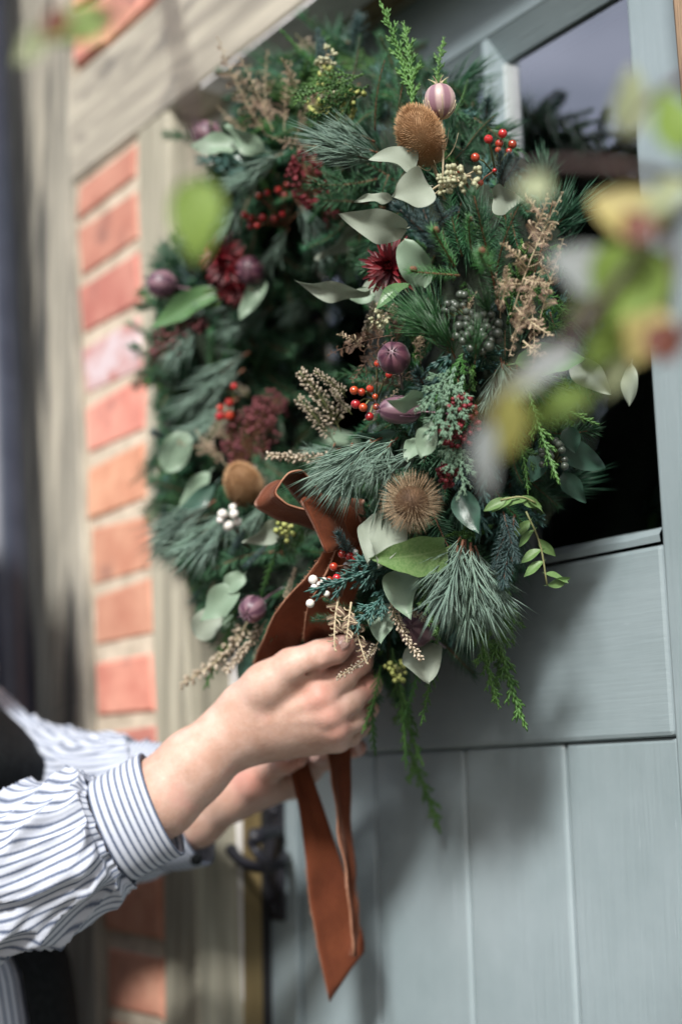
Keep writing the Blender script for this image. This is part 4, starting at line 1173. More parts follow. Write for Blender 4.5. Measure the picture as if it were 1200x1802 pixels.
# heads and pods
T1 = teasel(1, .017, .018, 430, .0150, [M_teasel, M_teaselcore, M_straw], sweep=.05, sw=.00055)
T2 = teasel(2, .0185, .029, 1500, .0062, [M_teaselO, M_teaselO, M_straw], sweep=.55, sw=.0008)
hero("teasel_head", T1, (724, 886), (714, 877), .085, .03, sc=.80)
hero("teasel_head", T2, (740, 240), (720, 197), .055, .015, sc=.82)
hero("teasel_head", T2, (430, 855), (420, 835), .05, .01, sc=.8)
NP = nigella(1, .0135, 1.05, [M_nigP, M_nigM]); NL = nigella(2, .0125, 1.12, [M_nigL, M_straw], stem=.06); NM = nigella(3, .0125, 1.1, [M_nigM, M_nigM]); NE = nigella(4, .0115, 1.6, [M_nigM, M_nigM])
hero("nigella_pod", NP, (693, 630), (680, 600), .065, .03, sc=.84)
hero("nigella_pod", NL, (774, 178), (770, 130), .055, .0, sc=.9)
hero("nigella_pod", NE, (703, 722), (660, 720), .06, .005, sc=.84)
hero("nigella_pod", NM, (445, 1072), (425, 1090), .06, .02, sc=.85)
hero("nigella_pod", NM, (285, 500), (255, 495), .05, .0)
hero("nigella_pod", NM, (733, 1108), (715, 1100), .055, .02)
hero("nigella_pod", NP, (440, 478), (430, 470), .05, .02)
hero("nigella_pod", NM, (365, 238), (345, 225), .03, .0)
FL = mum(1, .024, M_mum)
hero("chrysanthemum_flower", FL, (688, 470), (672, 465), .045, .02); hero("chrysanthemum_flower", FL, (655, 440), (650, 425), .02, .02)
hero("chrysanthemum_flower", FL, (400, 470), (385, 460), .05, .015); hero("chrysanthemum_flower", FL, (385, 445), (370, 435), .045, .01); hero("chrysanthemum_flower", FL, (415, 500), (405, 505), .05, .015)
for b, t, rx, rz, n, o, m in [((545, 318), (525, 268), .020, .026, 130, .04, M_sumac), ((592, 385), (585, 365), .012, .013, 60, .04, M_sumac), ((806, 742), (812, 700), .0165, .021, 120, .055, M_sumac), ((785, 838), (780, 820), .009, .011, 36, .045, M_sumac),
                              ((440, 770), (480, 690), .027, .032, 190, .045, M_sumacdull), ((470, 725), (490, 700), .022, .022, 120, .045, M_sumacdull), ((300, 600), (325, 570), .018, .026, 110, .04, M_sumacdull), ((345, 570), (355, 560), .012, .012, 50, .04, M_sumacdull)]:
    o_ = hero("seed_cluster", beads(int(b[0]), rx, rz, n, .0021, [m, M_twig]), b, t, o, .01); o_['kind'] = 'stuff'

# rose hips: each cluster carries its berries
sp = bpy.data.meshes.new("berry_mesh"); _b = MB()
P = [[(.5 * math.sin(b) * math.cos(a), .5 * math.sin(b) * math.sin(a), -.5 * math.cos(b)) for b in np.linspace(.02, math.pi - .02, 9)] for a in np.linspace(0, 2 * math.pi, 13)[:-1]]
_b.grid(P, close_u=True); _b.blob((0, 0, .48), .075, 1)
BERRY = _b.mesh("berry_mesh", [M_red, M_calyx])
_b = MB(); _b.grid(P, close_u=True); IVYB = _b.mesh("ivy_berry_mesh", M_ivyb)
_b.__init__(); _b.grid(P, close_u=True); WAXB = _b.mesh("white_berry_mesh", M_wax)


def berries(name, items, root, o, me, dia, stem_m, bname):
    z = surf(*root) - o
    rt = atz(root[0], root[1], z + .02)
    pts = [(atz(x, y, z - rw.uniform(-.006, .006)), s) for x, y, s in items]
    mb = MB()
    for p, s in pts:
        mb.tube([rt, rt.lerp(p, .6) + Vector((0, 0, .003)), p], [.0009, .0007, .0006], 4)
    c = mb.build(name, stem_m, wreath)
    for p, s in pts:
        ax = (p - rt).normalized() + (CAM - p).normalized() * rw.uniform(0, .9)
        M = frame(p, p + ax.normalized(), Vector((rw.random(), rw.random(), 1)), 0) @ Matrix.Scale(dia * s, 4)
        b_ = link(bname, me, c); b_.matrix_basis = Matrix.Translation(-WC - c.matrix_basis.translation) @ M


berries("rose_hip_cluster", [(859, 245, 1), (884, 235, 1), (901, 254, 1), (878, 253, .95), (895, 266, .7), (836, 277, 1), (876, 264, .7)], (872, 310), .05, BERRY, .0066, M_stem, "rose_hip")
berries("rose_hip_cluster", [(623, 687, 1), (636, 690, .9), (651, 684, .9), (660, 698, .7), (626, 711, 1.1), (639, 717, 1), (650, 733, 1), (664, 640, .8), (684, 660, .8), (662, 716, .8)], (662, 705), .05, BERRY, .0068, M_stem, "rose_hip")
berries("rose_hip_cluster", [(455, 345, 1), (470, 340, .9), (490, 335, 1), (500, 345, 1.2), (523, 346, 1.3), (539, 368, 1), (430, 378, 1.1), (440, 384, 1.1), (462, 383, 1), (483, 385, 1.1), (440, 398, .9), (452, 397, .9), (497, 377, .9), (505, 325, .9)], (500, 400), .045, BERRY, .0065, M_twig, "rose_hip")
berries("rose_hip_cluster", [(404, 709, 1.2), (388, 718, 1), (387, 733, 1.2), (404, 732, 1.3), (412, 680, .9)], (410, 760), .05, BERRY, .0072, M_stem, "rose_hip")
berries("rose_hip_cluster", [(587, 997, 1), (593, 1017, 1), (614, 978, 1.1), (602, 975, 1), (580, 1020, .8), (625, 984, .9)], (640, 1010), .06, BERRY, .0066, M_twig, "rose_hip")
berries("rose_hip_cluster", [(812, 318, .9), (808, 300, .7), (845, 322, .8), (870, 300, .6)], (830, 345), .05, BERRY, .0058, M_twig, "rose_hip")
berries("white_berry_cluster", [(551, 1020, 1.2), (553, 1034, .9), (562, 1028, .7), (546, 1062, 1.1), (570, 1022, .9), (580, 1028, .9), (610, 995, .9), (620, 990, .8), (575, 1045, .8), (625, 972, .8), (600, 1030, .8)], (600, 1050), .065, WAXB, .0062, M_twig, "white_berry")
berries("white_berry_cluster", [(392, 905, 1.3), (402, 925, 1.4), (412, 905, 1.2), (418, 918, 1.2), (388, 915, 1.0), (410, 893, 1)], (420, 940), .05, WAXB, .0068, M_twig, "white_berry")
ivy = []
for k in range(34):
    an = k * 2.39996; q = math.sqrt((k + .5) / 34)
    ivy.append((842 + 42 * q * math.cos(an), 583 + 36 * q * math.sin(an), rw.uniform(.8, 1.15)))
ivy += [(800 + rw.uniform(-18, 22), 535 + rw.uniform(-18, 14), rw.uniform(.7, .95)) for _ in range(11)]
berries("ivy_berry_cluster", ivy, (845, 600), .05, IVYB, .0068, M_stem, "ivy_berry")
berries("ivy_berry_cluster", [(975 + rw.uniform(-24, 24), 800 + rw.uniform(-24, 24), rw.uniform(.8, 1.1)) for _ in range(14)], (975, 815), .02, IVYB, .0066, M_stem, "ivy_berry")
for b, t in [((572, 140), (575, 95)), ((600, 195), (575, 175)), ((620, 175), (650, 150)), ((560, 190), (540, 180)), ((500, 930), (515, 905)), ((700, 1180), (695, 1160))]:
    hero("bud_cluster", beads(int(b[0]) + 9, .012, .010, 20, .0024, [M_yfl, M_stem]), b, t, .04, .01)

# ------------------------------------------------------------------ velvet ribbon
M_vel = pm("rust_velvet", (0.088, 0.024, 0.011), (0.135, 0.039, 0.017), scale=22, rough=0.85, spec=0.15, sheen=0.35, bump=0.35, bscale=260)
_b = M_vel.node_tree.nodes["Principled BSDF"]; _b.inputs["Sheen Tint"].default_value = (1.0, .6, .45, 1)
M_velback = pm("ribbon_edge", (0.28, 0.12, 0.065), (0.40, 0.21, 0.13), scale=60, rough=0.8)
bowc = atz(600, 930, 1.1)
bow = empty("ribbon_bow", bowc, "rust brown velvet ribbon bow with two long tails hanging from the wreath", "ribbon")


def strip(name, e1, e2, n=40, m=7, cup=0.0, rip=0.0, seed=0):
    a = [vec(q) for q in crv([atz(*p) for p in e1], n)]; b = [vec(q) for q in crv([atz(*p) for p in e2], n)]
    mb = MB(); rows = []
    for i in range(n):
        w = b[i] - a[i]
        t = (a[min(i + 1, n - 1)] + b[min(i + 1, n - 1)]) - (a[max(i - 1, 0)] + b[max(i - 1, 0)])
        nn = w.cross(t)
        nn = nn.normalized() if nn.length > 1e-9 else Vector((0, -1, 0))
        row = []
        for j in range(m):
            v = j / (m - 1)
            p = a[i].lerp(b[i], v) + nn * (cup * math.sin(math.pi * v) + rip * noise.noise(Vector((i * .22, v * 2.2, seed))))
            if v in (0.0, 1.0): p += w.normalized() * .0006 * noise.noise(Vector((i * 1.7, v * 9, seed + 4)))
            row.append(p)
        rows.append(row)
    mb.grid(rows)
    o = mb.build(name, [M_vel, M_velback], bow)
    if name == "ribbon_tail":
        fb = MB(); rf = random.Random(seed + 40)
        for _ in range(420):
            e, q = rf.choice((a, b)), rf.random()
            k_ = int(q * (n - 2)); p = e[k_].lerp(e[k_ + 1], rf.random())
            wd = ((b[k_] - a[k_]).normalized() * (1 if e is b else -1) + Vector((rf.uniform(-.8, .8), rf.uniform(-.8, .8), rf.uniform(-.8, .5)))).normalized()
            fb.needle(p, wd, rf.uniform(.0012, .0032), .00034, Vector((rf.uniform(-.3, .3), rf.uniform(-.3, .3), -.2)))
        fb.build("frayed_edge", M_velback, bow)['kind'] = 'stuff'
    s = o.modifiers.new("thickness", 'SOLIDIFY'); s.thickness = .0013; s.offset = 0; s.material_offset_rim = 1
    return o


strip("ribbon_tail", [(590, 935, 1.09), (568, 974, 1.095), (540, 1013, 1.105), (489, 1072, 1.13), (462, 1130, 1.165), (447, 1177, 1.20), (466, 1250, 1.24), (498, 1318, 1.25), (513, 1367, 1.25), (533, 1463, 1.245), (544, 1577, 1.245), (558, 1662, 1.245), (580, 1764, 1.245)],
      [(625, 950, 1.09), (600, 1005, 1.095), (572, 1050, 1.11), (540, 1105, 1.145), (518, 1160, 1.185), (505, 1210, 1.215), (525, 1270, 1.25), (538, 1320, 1.25), (547, 1356, 1.25), (595, 1497, 1.255), (618, 1577, 1.26), (637, 1640, 1.26), (641, 1676, 1.255)], 70, 9, .003, .004, 1)
strip("ribbon_tail", [(603, 940, 1.095), (572, 1010, 1.09), (545, 1060, 1.105), (535, 1114, 1.14), (540, 1165, 1.19), (556, 1240, 1.235), (572, 1310, 1.235), (589, 1407, 1.225), (606, 1520, 1.22), (618, 1633, 1.22), (622, 1683, 1.22)],
      [(640, 955, 1.10), (630, 1030, 1.10), (612, 1090, 1.12), (602, 1140, 1.16), (606, 1200, 1.21), (614, 1250, 1.24), (620, 1293, 1.24), (616, 1407, 1.245), (626, 1543, 1.245), (633, 1610, 1.24), (626, 1684, 1.235)], 70, 9, .003, .004, 2)


def loop(name, near, off, n=44, cup=.0015):
    e1 = near; e2 = [(x + off[0] + (k_ * 0), y + off[1], z + off[2]) for k_, (x, y, z) in enumerate(near)]
    return strip(name, e1, e2, n, 8, cup, .0012, 5)


loop("bow_loop", [(600, 918, 1.100), (560, 902, 1.090), (522, 893, 1.085), (497, 880, 1.080), (486, 866, 1.080), (494, 848, 1.080), (512, 832, 1.085), (528, 827, 1.090), (540, 836, 1.100), (565, 868, 1.110), (602, 915, 1.115)], (-36, 20, .034))
strip("bow_loop", [(640, 880, 1.125), (600, 874, 1.090), (562, 871, 1.065), (536, 874, 1.055), (530, 881, 1.058), (534, 884, 1.066), (570, 890, 1.090), (620, 905, 1.120)],
      [(652, 945, 1.125), (625, 955, 1.095), (600, 966, 1.065), (580, 972, 1.052), (573, 972, 1.055), (577, 968, 1.065), (600, 958, 1.090), (640, 950, 1.120)], 46, 9, .001, .001, 9)
mb = MB(); nu, nv = 20, 12; P = []
for i in range(nu):
    a = 2 * math.pi * i / nu
    P.append([bowc + RGT * (.016 * math.sin(math.pi * j / (nv - 1)) * math.cos(a)) + UPV * (.020 * -math.cos(math.pi * j / (nv - 1))) + FWD * (.012 * math.sin(math.pi * j / (nv - 1)) * math.sin(a)) * (1 + .2 * math.sin(3 * a)) for j in range(nv)])
mb.grid(P, close_u=True); mb.build("knot", M_vel, bow)

# ------------------------------------------------------------------ person
rh = Vector((math.sin(HEAD), math.cos(HEAD), 0)); fh = Vector((-math.cos(HEAD), math.sin(HEAD), 0))


def cl(X, Z, zabs):
    """X metres to the right of the lens axis, Z metres ahead, zabs height"""
    p = CAM + rh * X + fh * Z
    return Vector((p.x, p.y, zabs))


M_skin = pm("skin", (0.47, 0.29, 0.22), (0.60, 0.41, 0.335), scale=45, rough=0.5, spec=0.35, sss=0.25, bump=0.25, bscale=420, c3=(0.58, 0.33, 0.275), s3=28, t3=(0.55, 0.75))
M_nail = pm("fingernail", (0.58, 0.36, 0.31), (0.64, 0.43, 0.38), scale=60, rough=0.25, spec=0.5)
M_hair = pm("dark_hair", (0.03, 0.018, 0.01), (0.08, 0.05, 0.03), scale=40, stretch=(1, 1, .2), rough=0.5)
M_wool = pm("charcoal_twill", (0.006, 0.007, 0.008), (0.014, 0.016, 0.017), scale=160, rough=0.9, bump=0.3, bscale=300, spec=.1)
M_shoe = pm("brown_leather", (0.05, 0.03, 0.02), rough=0.5)
M_eye = pm("eye_white", (0.6, 0.58, 0.55), rough=0.2)


def stripes(name, axis, count, duty=0.30, off=0.0):
    m = bpy.data.materials.new(name); m.use_nodes = True
    nt = m.node_tree; N = nt.nodes; L = nt.links; b = N["Principled BSDF"]
    b.inputs["Roughness"].default_value = 0.9; b.inputs["Specular IOR Level"].default_value = 0.15
    uv = N.new("ShaderNodeUVMap"); sp = N.new("ShaderNodeSeparateXYZ"); L.new(uv.outputs[0], sp.inputs[0])
    tc = N.new("ShaderNodeTexCoord"); n = N.new("ShaderNodeTexNoise"); n.inputs["Scale"].default_value = 500; L.new(tc.outputs["Object"], n.inputs[0])

    def mth(op, a, c=None, d=None):
        q = N.new("ShaderNodeMath"); q.operation = op
        for i, x in enumerate((a, c, d)):
            if x is None: continue
            if isinstance(x, (int, float)): q.inputs[i].default_value = x
            else: L.new(x, q.inputs[i])
        return q.outputs[0]
    f = mth('FRACT', mth('MULTIPLY_ADD', sp.outputs[axis], count, off))
    tri = mth('ABSOLUTE', mth('SUBTRACT', f, 0.5))              # 0 at stripe centre
    tri = mth('MULTIPLY_ADD', mth('SUBTRACT', n.outputs[0], 0.5), 0.12, tri)
    mr = N.new("ShaderNodeMapRange"); mr.inputs[1].default_value = duty * .5 - .11; mr.inputs[2].default_value = duty * .5 + .13
    L.new(tri, mr.inputs[0])
    mx = N.new("ShaderNodeMix"); mx.data_type = 'RGBA'
    L.new(mr.outputs[0], mx.inputs[0]); mx.inputs[6].default_value = (0.095, 0.12, 0.18, 1); mx.inputs[7].default_value = (0.49, 0.53, 0.61, 1)
    L.new(mx.outputs[2], b.inputs["Base Color"])
    bp = N.new("ShaderNodeBump"); bp.inputs["Strength"].default_value = .3; bp.inputs["Distance"].default_value = .0006
    L.new(n.outputs[0], bp.inputs["Height"]); L.new(bp.outputs[0], b.inputs["Normal"])
    return m


# signed-distance modelling: round cones blended smoothly, meshed with surface nets
class Field:
    def __init__(s, lo, hi, h):
        s.lo = np.array(lo); s.h = h
        s.n = np.ceil((np.array(hi) - s.lo) / h).astype(int) + 1
        s.F = np.full(tuple(s.n), 0.05, dtype=np.float32)

    def sub(s, lo, hi):
        i0 = np.clip(np.floor((lo - s.lo) / s.h).astype(int), 0, s.n - 1); i1 = np.clip(np.ceil((hi - s.lo) / s.h).astype(int) + 1, 1, s.n)
        ax = [s.lo[k] + s.h * np.arange(i0[k], i1[k]) for k in range(3)]
        return tuple(slice(i0[k], i1[k]) for k in range(3)), np.meshgrid(*ax, indexing='ij')

    def cone(s, a, b, ra, rb, k=0.006, cut=False):
        a = np.array(a, dtype=float); b = np.array(b, dtype=float); m = max(ra, rb) + 2.5 * k + 2 * s.h
        sl_, (X, Y, Z) = s.sub(np.minimum(a, b) - m, np.maximum(a, b) + m)
        if X.size == 0: return
        ab = b - a; l2 = max(ab @ ab, 1e-12)
        t = np.clip(((X - a[0]) * ab[0] + (Y - a[1]) * ab[1] + (Z - a[2]) * ab[2]) / l2, 0, 1)
        d = np.sqrt((X - a[0] - ab[0] * t) ** 2 + (Y - a[1] - ab[1] * t) ** 2 + (Z - a[2] - ab[2] * t) ** 2) - (ra + (rb - ra) * t)
        s.mix(sl_, d, k, cut)

    def mix(s, sl_, d, k, cut=False):
        f = s.F[sl_]
        if cut:
            h = np.clip(.5 - .5 * (f + d) / k, 0, 1); s.F[sl_] = f * (1 - h) - d * h + k * h * (1 - h)
        else:
            h = np.clip(.5 + .5 * (f - d) / k, 0, 1); s.F[sl_] = f * (1 - h) + d * h - k * h * (1 - h)

    def ell(s, c, ax, r, k=0.006, cut=False):
        """ellipsoid with axes ax (3 unit vectors) and radii r"""
        c = np.array(c, dtype=float); m = max(r) + 2.5 * k + 2 * s.h
        sl_, (X, Y, Z) = s.sub(c - m, c + m)
        if X.size == 0: return
        q = [((X - c[0]) * a[0] + (Y - c[1]) * a[1] + (Z - c[2]) * a[2]) for a in ax]
        k0 = np.sqrt(sum((q[i] / r[i]) ** 2 for i in range(3))); k1 = np.sqrt(sum((q[i] / r[i] ** 2) ** 2 for i in range(3))) + 1e-9
        s.mix(sl_, k0 * (k0 - 1) / k1, k, cut)

    def nets(s, smooth=2):
        F = s.F; S = F < 0
        n = F.shape
        cnt = np.zeros(tuple(k - 1 for k in n), dtype=np.int8)
        for i in (0, 1):
            for j in (0, 1):
                for k in (0, 1): cnt += S[i:n[0] - 1 + i, j:n[1] - 1 + j, k:n[2] - 1 + k]
        act = (cnt > 0) & (cnt < 8); idx = np.full(act.shape, -1, dtype=np.int64); C = np.argwhere(act); idx[act] = np.arange(len(C))
        pos = np.zeros((len(C), 3)); w = np.zeros(len(C))
        cor = [(i, j, k) for i in (0, 1) for j in (0, 1) for k in (0, 1)]
        for a in range(8):
            for b in range(a + 1, 8):
                if sum(abs(cor[a][q] - cor[b][q]) for q in range(3)) != 1: continue
                fa = F[tuple((C + cor[a]).T)]; fb = F[tuple((C + cor[b]).T)]
                m = (fa < 0) != (fb < 0); t = np.where(m, fa / np.where(m, fa - fb, 1), 0)
                p = np.array(cor[a]) + (np.array(cor[b]) - np.array(cor[a])) * t[:, None]
                pos += p * m[:, None]; w += m
        V = s.lo + (C + pos / w[:, None]) * s.h
        faces = []
        for ax in range(3):
            u, v = (ax + 1) % 3, (ax + 2) % 3
            sl0 = [slice(None)] * 3; sl1 = [slice(None)] * 3; sl0[ax] = slice(0, n[ax] - 1); sl1[ax] = slice(1, n[ax])
            A, B = S[tuple(sl0)], S[tuple(sl1)]
            E = np.argwhere(A != B); E = E[(E[:, u] > 0) & (E[:, v] > 0) & (E[:, u] < n[u] - 1) & (E[:, v] < n[v] - 1)]
            fl = A[tuple(E.T)]
            def cell(du, dv):
                q = E.copy(); q[:, u] += du; q[:, v] += dv; return idx[tuple(q.T)]
            Q = np.stack([cell(-1, -1), cell(0, -1), cell(0, 0), cell(-1, 0)], 1)
            Q[~fl] = Q[~fl][:, ::-1]
            faces.append(Q)
        Fc = np.concatenate(faces); Fc = Fc[(Fc >= 0).all(1)]
        for _ in range(smooth):
            acc = np.zeros_like(V); c = np.zeros(len(V))
            for a, b in ((0, 1), (1, 2), (2, 3), (3, 0)):
                np.add.at(acc, Fc[:, a], V[Fc[:, b]]); np.add.at(c, Fc[:, a], 1)
                np.add.at(acc, Fc[:, b], V[Fc[:, a]]); np.add.at(c, Fc[:, b], 1)
            V = V * .5 + acc / np.maximum(c, 1)[:, None] * .5
        return V, Fc


def bounds(pts, m):
    A = np.array([tuple(p) for p in pts]); return A.min(0) - m, A.max(0) + m


def limb(F, pts, radii, k):
    for i in range(len(pts) - 1): F.cone(pts[i], pts[i + 1], radii[i], radii[i + 1], k)


pieces = []
toCam = -FWD
# -- right arm and hand (nearer): back of the hand towards the lens, thumb on top, fingers curled round the ribbon
A = lambda x, y, z: atz(x, y, z)
elbowR = A(-40, 1575, 1.165)
wr = A(402, 1292, 1.165)
allp = [elbowR, A(680, 1080, 1.16), A(420, 1380, 1.17), A(600, 1200, 1.24), A(600, 1200, 1.12)]
lo, hi = bounds(allp, .05)
f = Field(lo, hi, .0016)
limb(f, [elbowR, A(130, 1495, 1.165), A(205, 1452, 1.165), A(284, 1402, 1.165), A(340, 1345, 1.165), wr, A(440, 1262, 1.165)], [.040, .0335, .0300, .0300, .0270, .0232, .0235], .012)
limb(f, [A(280, 1412, 1.172), A(340, 1358, 1.172), A(405, 1306, 1.172)], [.027, .024, .020], .012)
MC = {'i': A(562, 1224, 1.150), 'm': A(577, 1256, 1.152), 'r': A(590, 1282, 1.160), 'p': A(594, 1300, 1.174)}
f.cone(A(425, 1268, 1.166), MC['i'], .0205, .0142, .012)
f.cone(A(425, 1280, 1.166), MC['m'], .0205, .0142, .012)
f.cone(A(428, 1292, 1.170), MC['r'], .020, .0132, .012)
f.cone(A(430, 1305, 1.176), MC['p'], .019, .0115, .012)
f.cone(A(470, 1250, 1.18), A(555, 1245, 1.178), .021, .017, .012)
for kk, q, r_ in (('i', (-2, -2), .0090), ('m', (-1, -1), .0088), ('r', (0, 0), .0082), ('p', (0, 0), .0075)):   # knuckles
    f.cone(MC[kk] + toCam * .0068, MC[kk] + toCam * .0062, r_, r_, .006)
for kk in 'imr':                                                            # extensor tendons
    f.cone(A(450, 1274, 1.146), MC[kk] + toCam * .0098, .0024, .0030, .006)
# index
limb(f, [MC['i'], A(603, 1190, 1.152), A(632, 1164, 1.160)], [.0132, .0114, .0106], .0035)
limb(f, [A(632, 1164, 1.160), A(638, 1146, 1.178), A(618, 1142, 1.188)], [.0106, .0094, .0078], .004)
# middle, ring, little
limb(f, [MC['m'], A(618, 1230, 1.158), A(648, 1207, 1.172)], [.0130, .0112, .0104], .0035)
limb(f, [A(648, 1207, 1.172), A(648, 1194, 1.194), A(618, 1186, 1.202)], [.0106, .0094, .0082], .004)
limb(f, [MC['r'], A(622, 1265, 1.169), A(645, 1245, 1.186)], [.0120, .0106, .0098], .0035)
limb(f, [A(645, 1245, 1.186), A(641, 1228, 1.206), A(610, 1218, 1.210)], [.0100, .009, .0078], .004)
limb(f, [MC['p'], A(616, 1294, 1.184), A(633, 1278, 1.198)], [.0105, .0092, .0086], .0035)
limb(f, [A(633, 1278, 1.198), A(627, 1262, 1.214), A(602, 1250, 1.216)], [.0088, .008, .007], .004)
# thumb
limb(f, [A(432, 1240, 1.160), A(468, 1206, 1.148), A(512, 1172, 1.140)], [.0195, .0170, .0142], .010)
limb(f, [A(512, 1172, 1.140), A(562, 1152, 1.136), A(590, 1144, 1.136), A(608, 1134, 1.137)], [.0138, .0114, .0108, .0082], .004)
f.cone(A(500, 1192, 1.150), A(556, 1192, 1.152), .012, .012, .010)
f.cone(A(496, 1188, 1.134), A(556, 1179, 1.134), .0016, .0016, .005, cut=True)      # fold between thumb and hand
for x_ in (556, 561):
    f.cone(A(x_, 1138, 1.1255), A(x_ + 5, 1160, 1.124), .0005, .0005, .002, cut=True)
for (x_, y_, z_, ux, uy) in ((646, 1207, 1.1595, .5, -.9), (643, 1245, 1.174, .5, -.9), (630, 1166, 1.148, .75, -.6), (568, 1154, 1.1235, .1, 1)):
    for q_ in (-3, 0, 3):
        c_ = A(x_ + q_ * abs(uy) * .9, y_ + q_ * abs(ux) * .9, z_); v_ = (RGT * ux - UPV * uy).normalized() * .006
        f.cone(c_ - v_, c_ + v_, .0005, .0005, .0016, cut=True)
pieces.append(f.nets(1))
# -- left arm and hand (farther): palm to the lens, thumb on top, fingers behind the ribbon
elbowL = A(-30, 1420, 1.54)
allp = [elbowL, A(660, 1260, 1.22), A(380, 1500, 1.40), A(500, 1300, 1.36)]
lo, hi = bounds(allp, .05)
f = Field(lo, hi, .0018)
limb(f, [elbowL, A(150, 1435, 1.415), A(280, 1437, 1.345), A(345, 1436, 1.32), A(400, 1402, 1.30)], [.041, .037, .031, .0268, .0225], .012)
f.cone(A(405, 1398, 1.30), A(485, 1372, 1.295), .0215, .0185, .012)
f.cone(A(415, 1392, 1.292), A(455, 1372, 1.278), .0165, .0175, .010)      # thenar
f.cone(A(430, 1395, 1.31), A(500, 1382, 1.308), .020, .014, .010)
limb(f, [A(448, 1374, 1.278), A(478, 1350, 1.262), A(502, 1340, 1.246), A(526, 1336, 1.236)], [.0155, .0120, .0105, .0075], .005)
for pts, rr_ in (([(490, 1366, 1.300), (550, 1338, 1.298), (600, 1322, 1.286), (630, 1316, 1.262)], (.0120, .0104, .0092, .0078)),
                 ([(492, 1376, 1.306), (540, 1352, 1.306), (572, 1336, 1.292), (556, 1328, 1.268)], (.0122, .0106, .0096, .0080)),
                 ([(494, 1384, 1.312), (530, 1372, 1.314), (548, 1358, 1.298), (528, 1352, 1.278)], (.0115, .0102, .0092, .0078)),
                 ([(492, 1392, 1.316), (518, 1388, 1.316), (530, 1378, 1.300), (514, 1372, 1.284)], (.0100, .0088, .0080, .0070))):
    limb(f, [A(*p) for p in pts], rr_, .004)
pieces.append(f.nets(1))
# -- the rest of the body
F_ = np.array(rh); Ld = np.array(fh); Uv = np.array((0., 0., 1.)); AX = (F_, Ld, Uv)
shR = cl(-.45, 1.27, 1.345); shL = cl(-.45, 1.60, 1.345)
lo, hi = bounds([cl(-.75, 1.1, -.02), cl(-.2, 1.1, 1.72), cl(-.75, 1.78, 0), cl(-.2, 1.78, 1)], .02)
f = Field(lo, hi, .008)
f.ell(cl(-.455, 1.435, 1.19), AX, (.075, .14, .12), .03); f.ell(cl(-.415, 1.435, 1.00), AX, (.08, .115, .16), .04); f.ell(cl(-.43, 1.435, .86), AX, (.095, .155, .12), .04)
f.cone(cl(-.455, 1.435, 1.33), cl(-.45, 1.435, 1.46), .058, .050, .03)
f.cone(shR, shL, .04, .034, .03)
limb(f, [shR, elbowR], [.04, .036], .02); limb(f, [shL, elbowL], [.034, .034], .015)
for s in (-1, 1):
    limb(f, [cl(-.43, 1.435 + s * .085, .86), cl(-.41, 1.435 + s * .09, .46), cl(-.44, 1.435 + s * .09, .08)], [.078, .052, .036], .03)
    f.cone(cl(-.46, 1.435 + s * .09, .045), cl(-.28, 1.435 + s * .11, .035), .034, .026, .02)
hc = cl(-.465, 1.437, 1.530)
f.ell(hc, AX, (.092, .073, .108), .02); f.ell(cl(-.415, 1.437, 1.480), AX, (.05, .052, .065), .02)
nose = cl(-.366, 1.437, 1.505); f.cone(cl(-.378, 1.437, 1.535), nose, .010, .013, .012)
for s in (-1, 1):
    f.ell(cl(-.47, 1.437 + s * .075, 1.520), AX, (.022, .010, .032), .008)
    f.ell(cl(-.372, 1.437 + s * .032, 1.538), AX, (.014, .016, .011), .010, cut=True)
f.ell(cl(-.364, 1.437, 1.470), AX, (.010, .024, .006), .008); f.ell(cl(-.366, 1.437, 1.459), AX, (.011, .020, .007), .008)
pieces.append(f.nets(2))
Vs, Fs, off = [], [], 0
for V, Q in pieces:
    Vs.append(V); Fs.append(Q + off); off += len(V)
V = np.concatenate(Vs); Q = np.concatenate(Fs)
person = empty("person", cl(-.42, 1.43, 0), "person in a striped shirt and dark pinafore holding the ribbon tails", "person")
me = bpy.data.meshes.new("body"); me.from_pydata(V.tolist(), [], Q.tolist()); me.materials.append(M_skin)
me.polygons.foreach_set("use_smooth", [True] * len(Q)); me.update()
_fl = np.zeros(len(V))
for c_, r_ in [(A(562, 1224, 1.14), .014), (A(577, 1256, 1.142), .012), (A(590, 1282, 1.15), .012), (A(632, 1164, 1.15), .013), (A(648, 1207, 1.16), .013), (A(645, 1245, 1.176), .012), (A(606, 1134, 1.13), .016), (A(585, 1172, 1.135), .012),
               (A(524, 1336, 1.236), .016), (A(553, 1328, 1.262), .013), (A(632, 1316, 1.258), .014), (A(440, 1374, 1.265), .02)]:
    _fl = np.maximum(_fl, np.exp(-((V - np.array(c_)) ** 2).sum(1) / r_ ** 2))
_at = me.attributes.new("flush", 'FLOAT', 'POINT'); _at.data.foreach_set("value", _fl.astype(np.float32))
_nt = M_skin.node_tree; _bs = _nt.nodes["Principled BSDF"]; _src = _bs.inputs["Base Color"].links[0].from_socket
_an = _nt.nodes.new("ShaderNodeAttribute"); _an.attribute_name = "flush"
_mm = _nt.nodes.new("ShaderNodeMath"); _mm.operation = 'MULTIPLY'; _mm.inputs[1].default_value = .62; _nt.links.new(_an.outputs["Fac"], _mm.inputs[0])
_mq = _nt.nodes.new("ShaderNodeMix"); _mq.data_type = 'RGBA'; _nt.links.new(_mm.outputs[0], _mq.inputs[0]); _nt.links.new(_src, _mq.inputs[6]); _mq.inputs[7].default_value = (.56, .23, .185, 1)
_nt.links.new(_mq.outputs[2], _bs.inputs["Base Color"])
link("body", me, person)


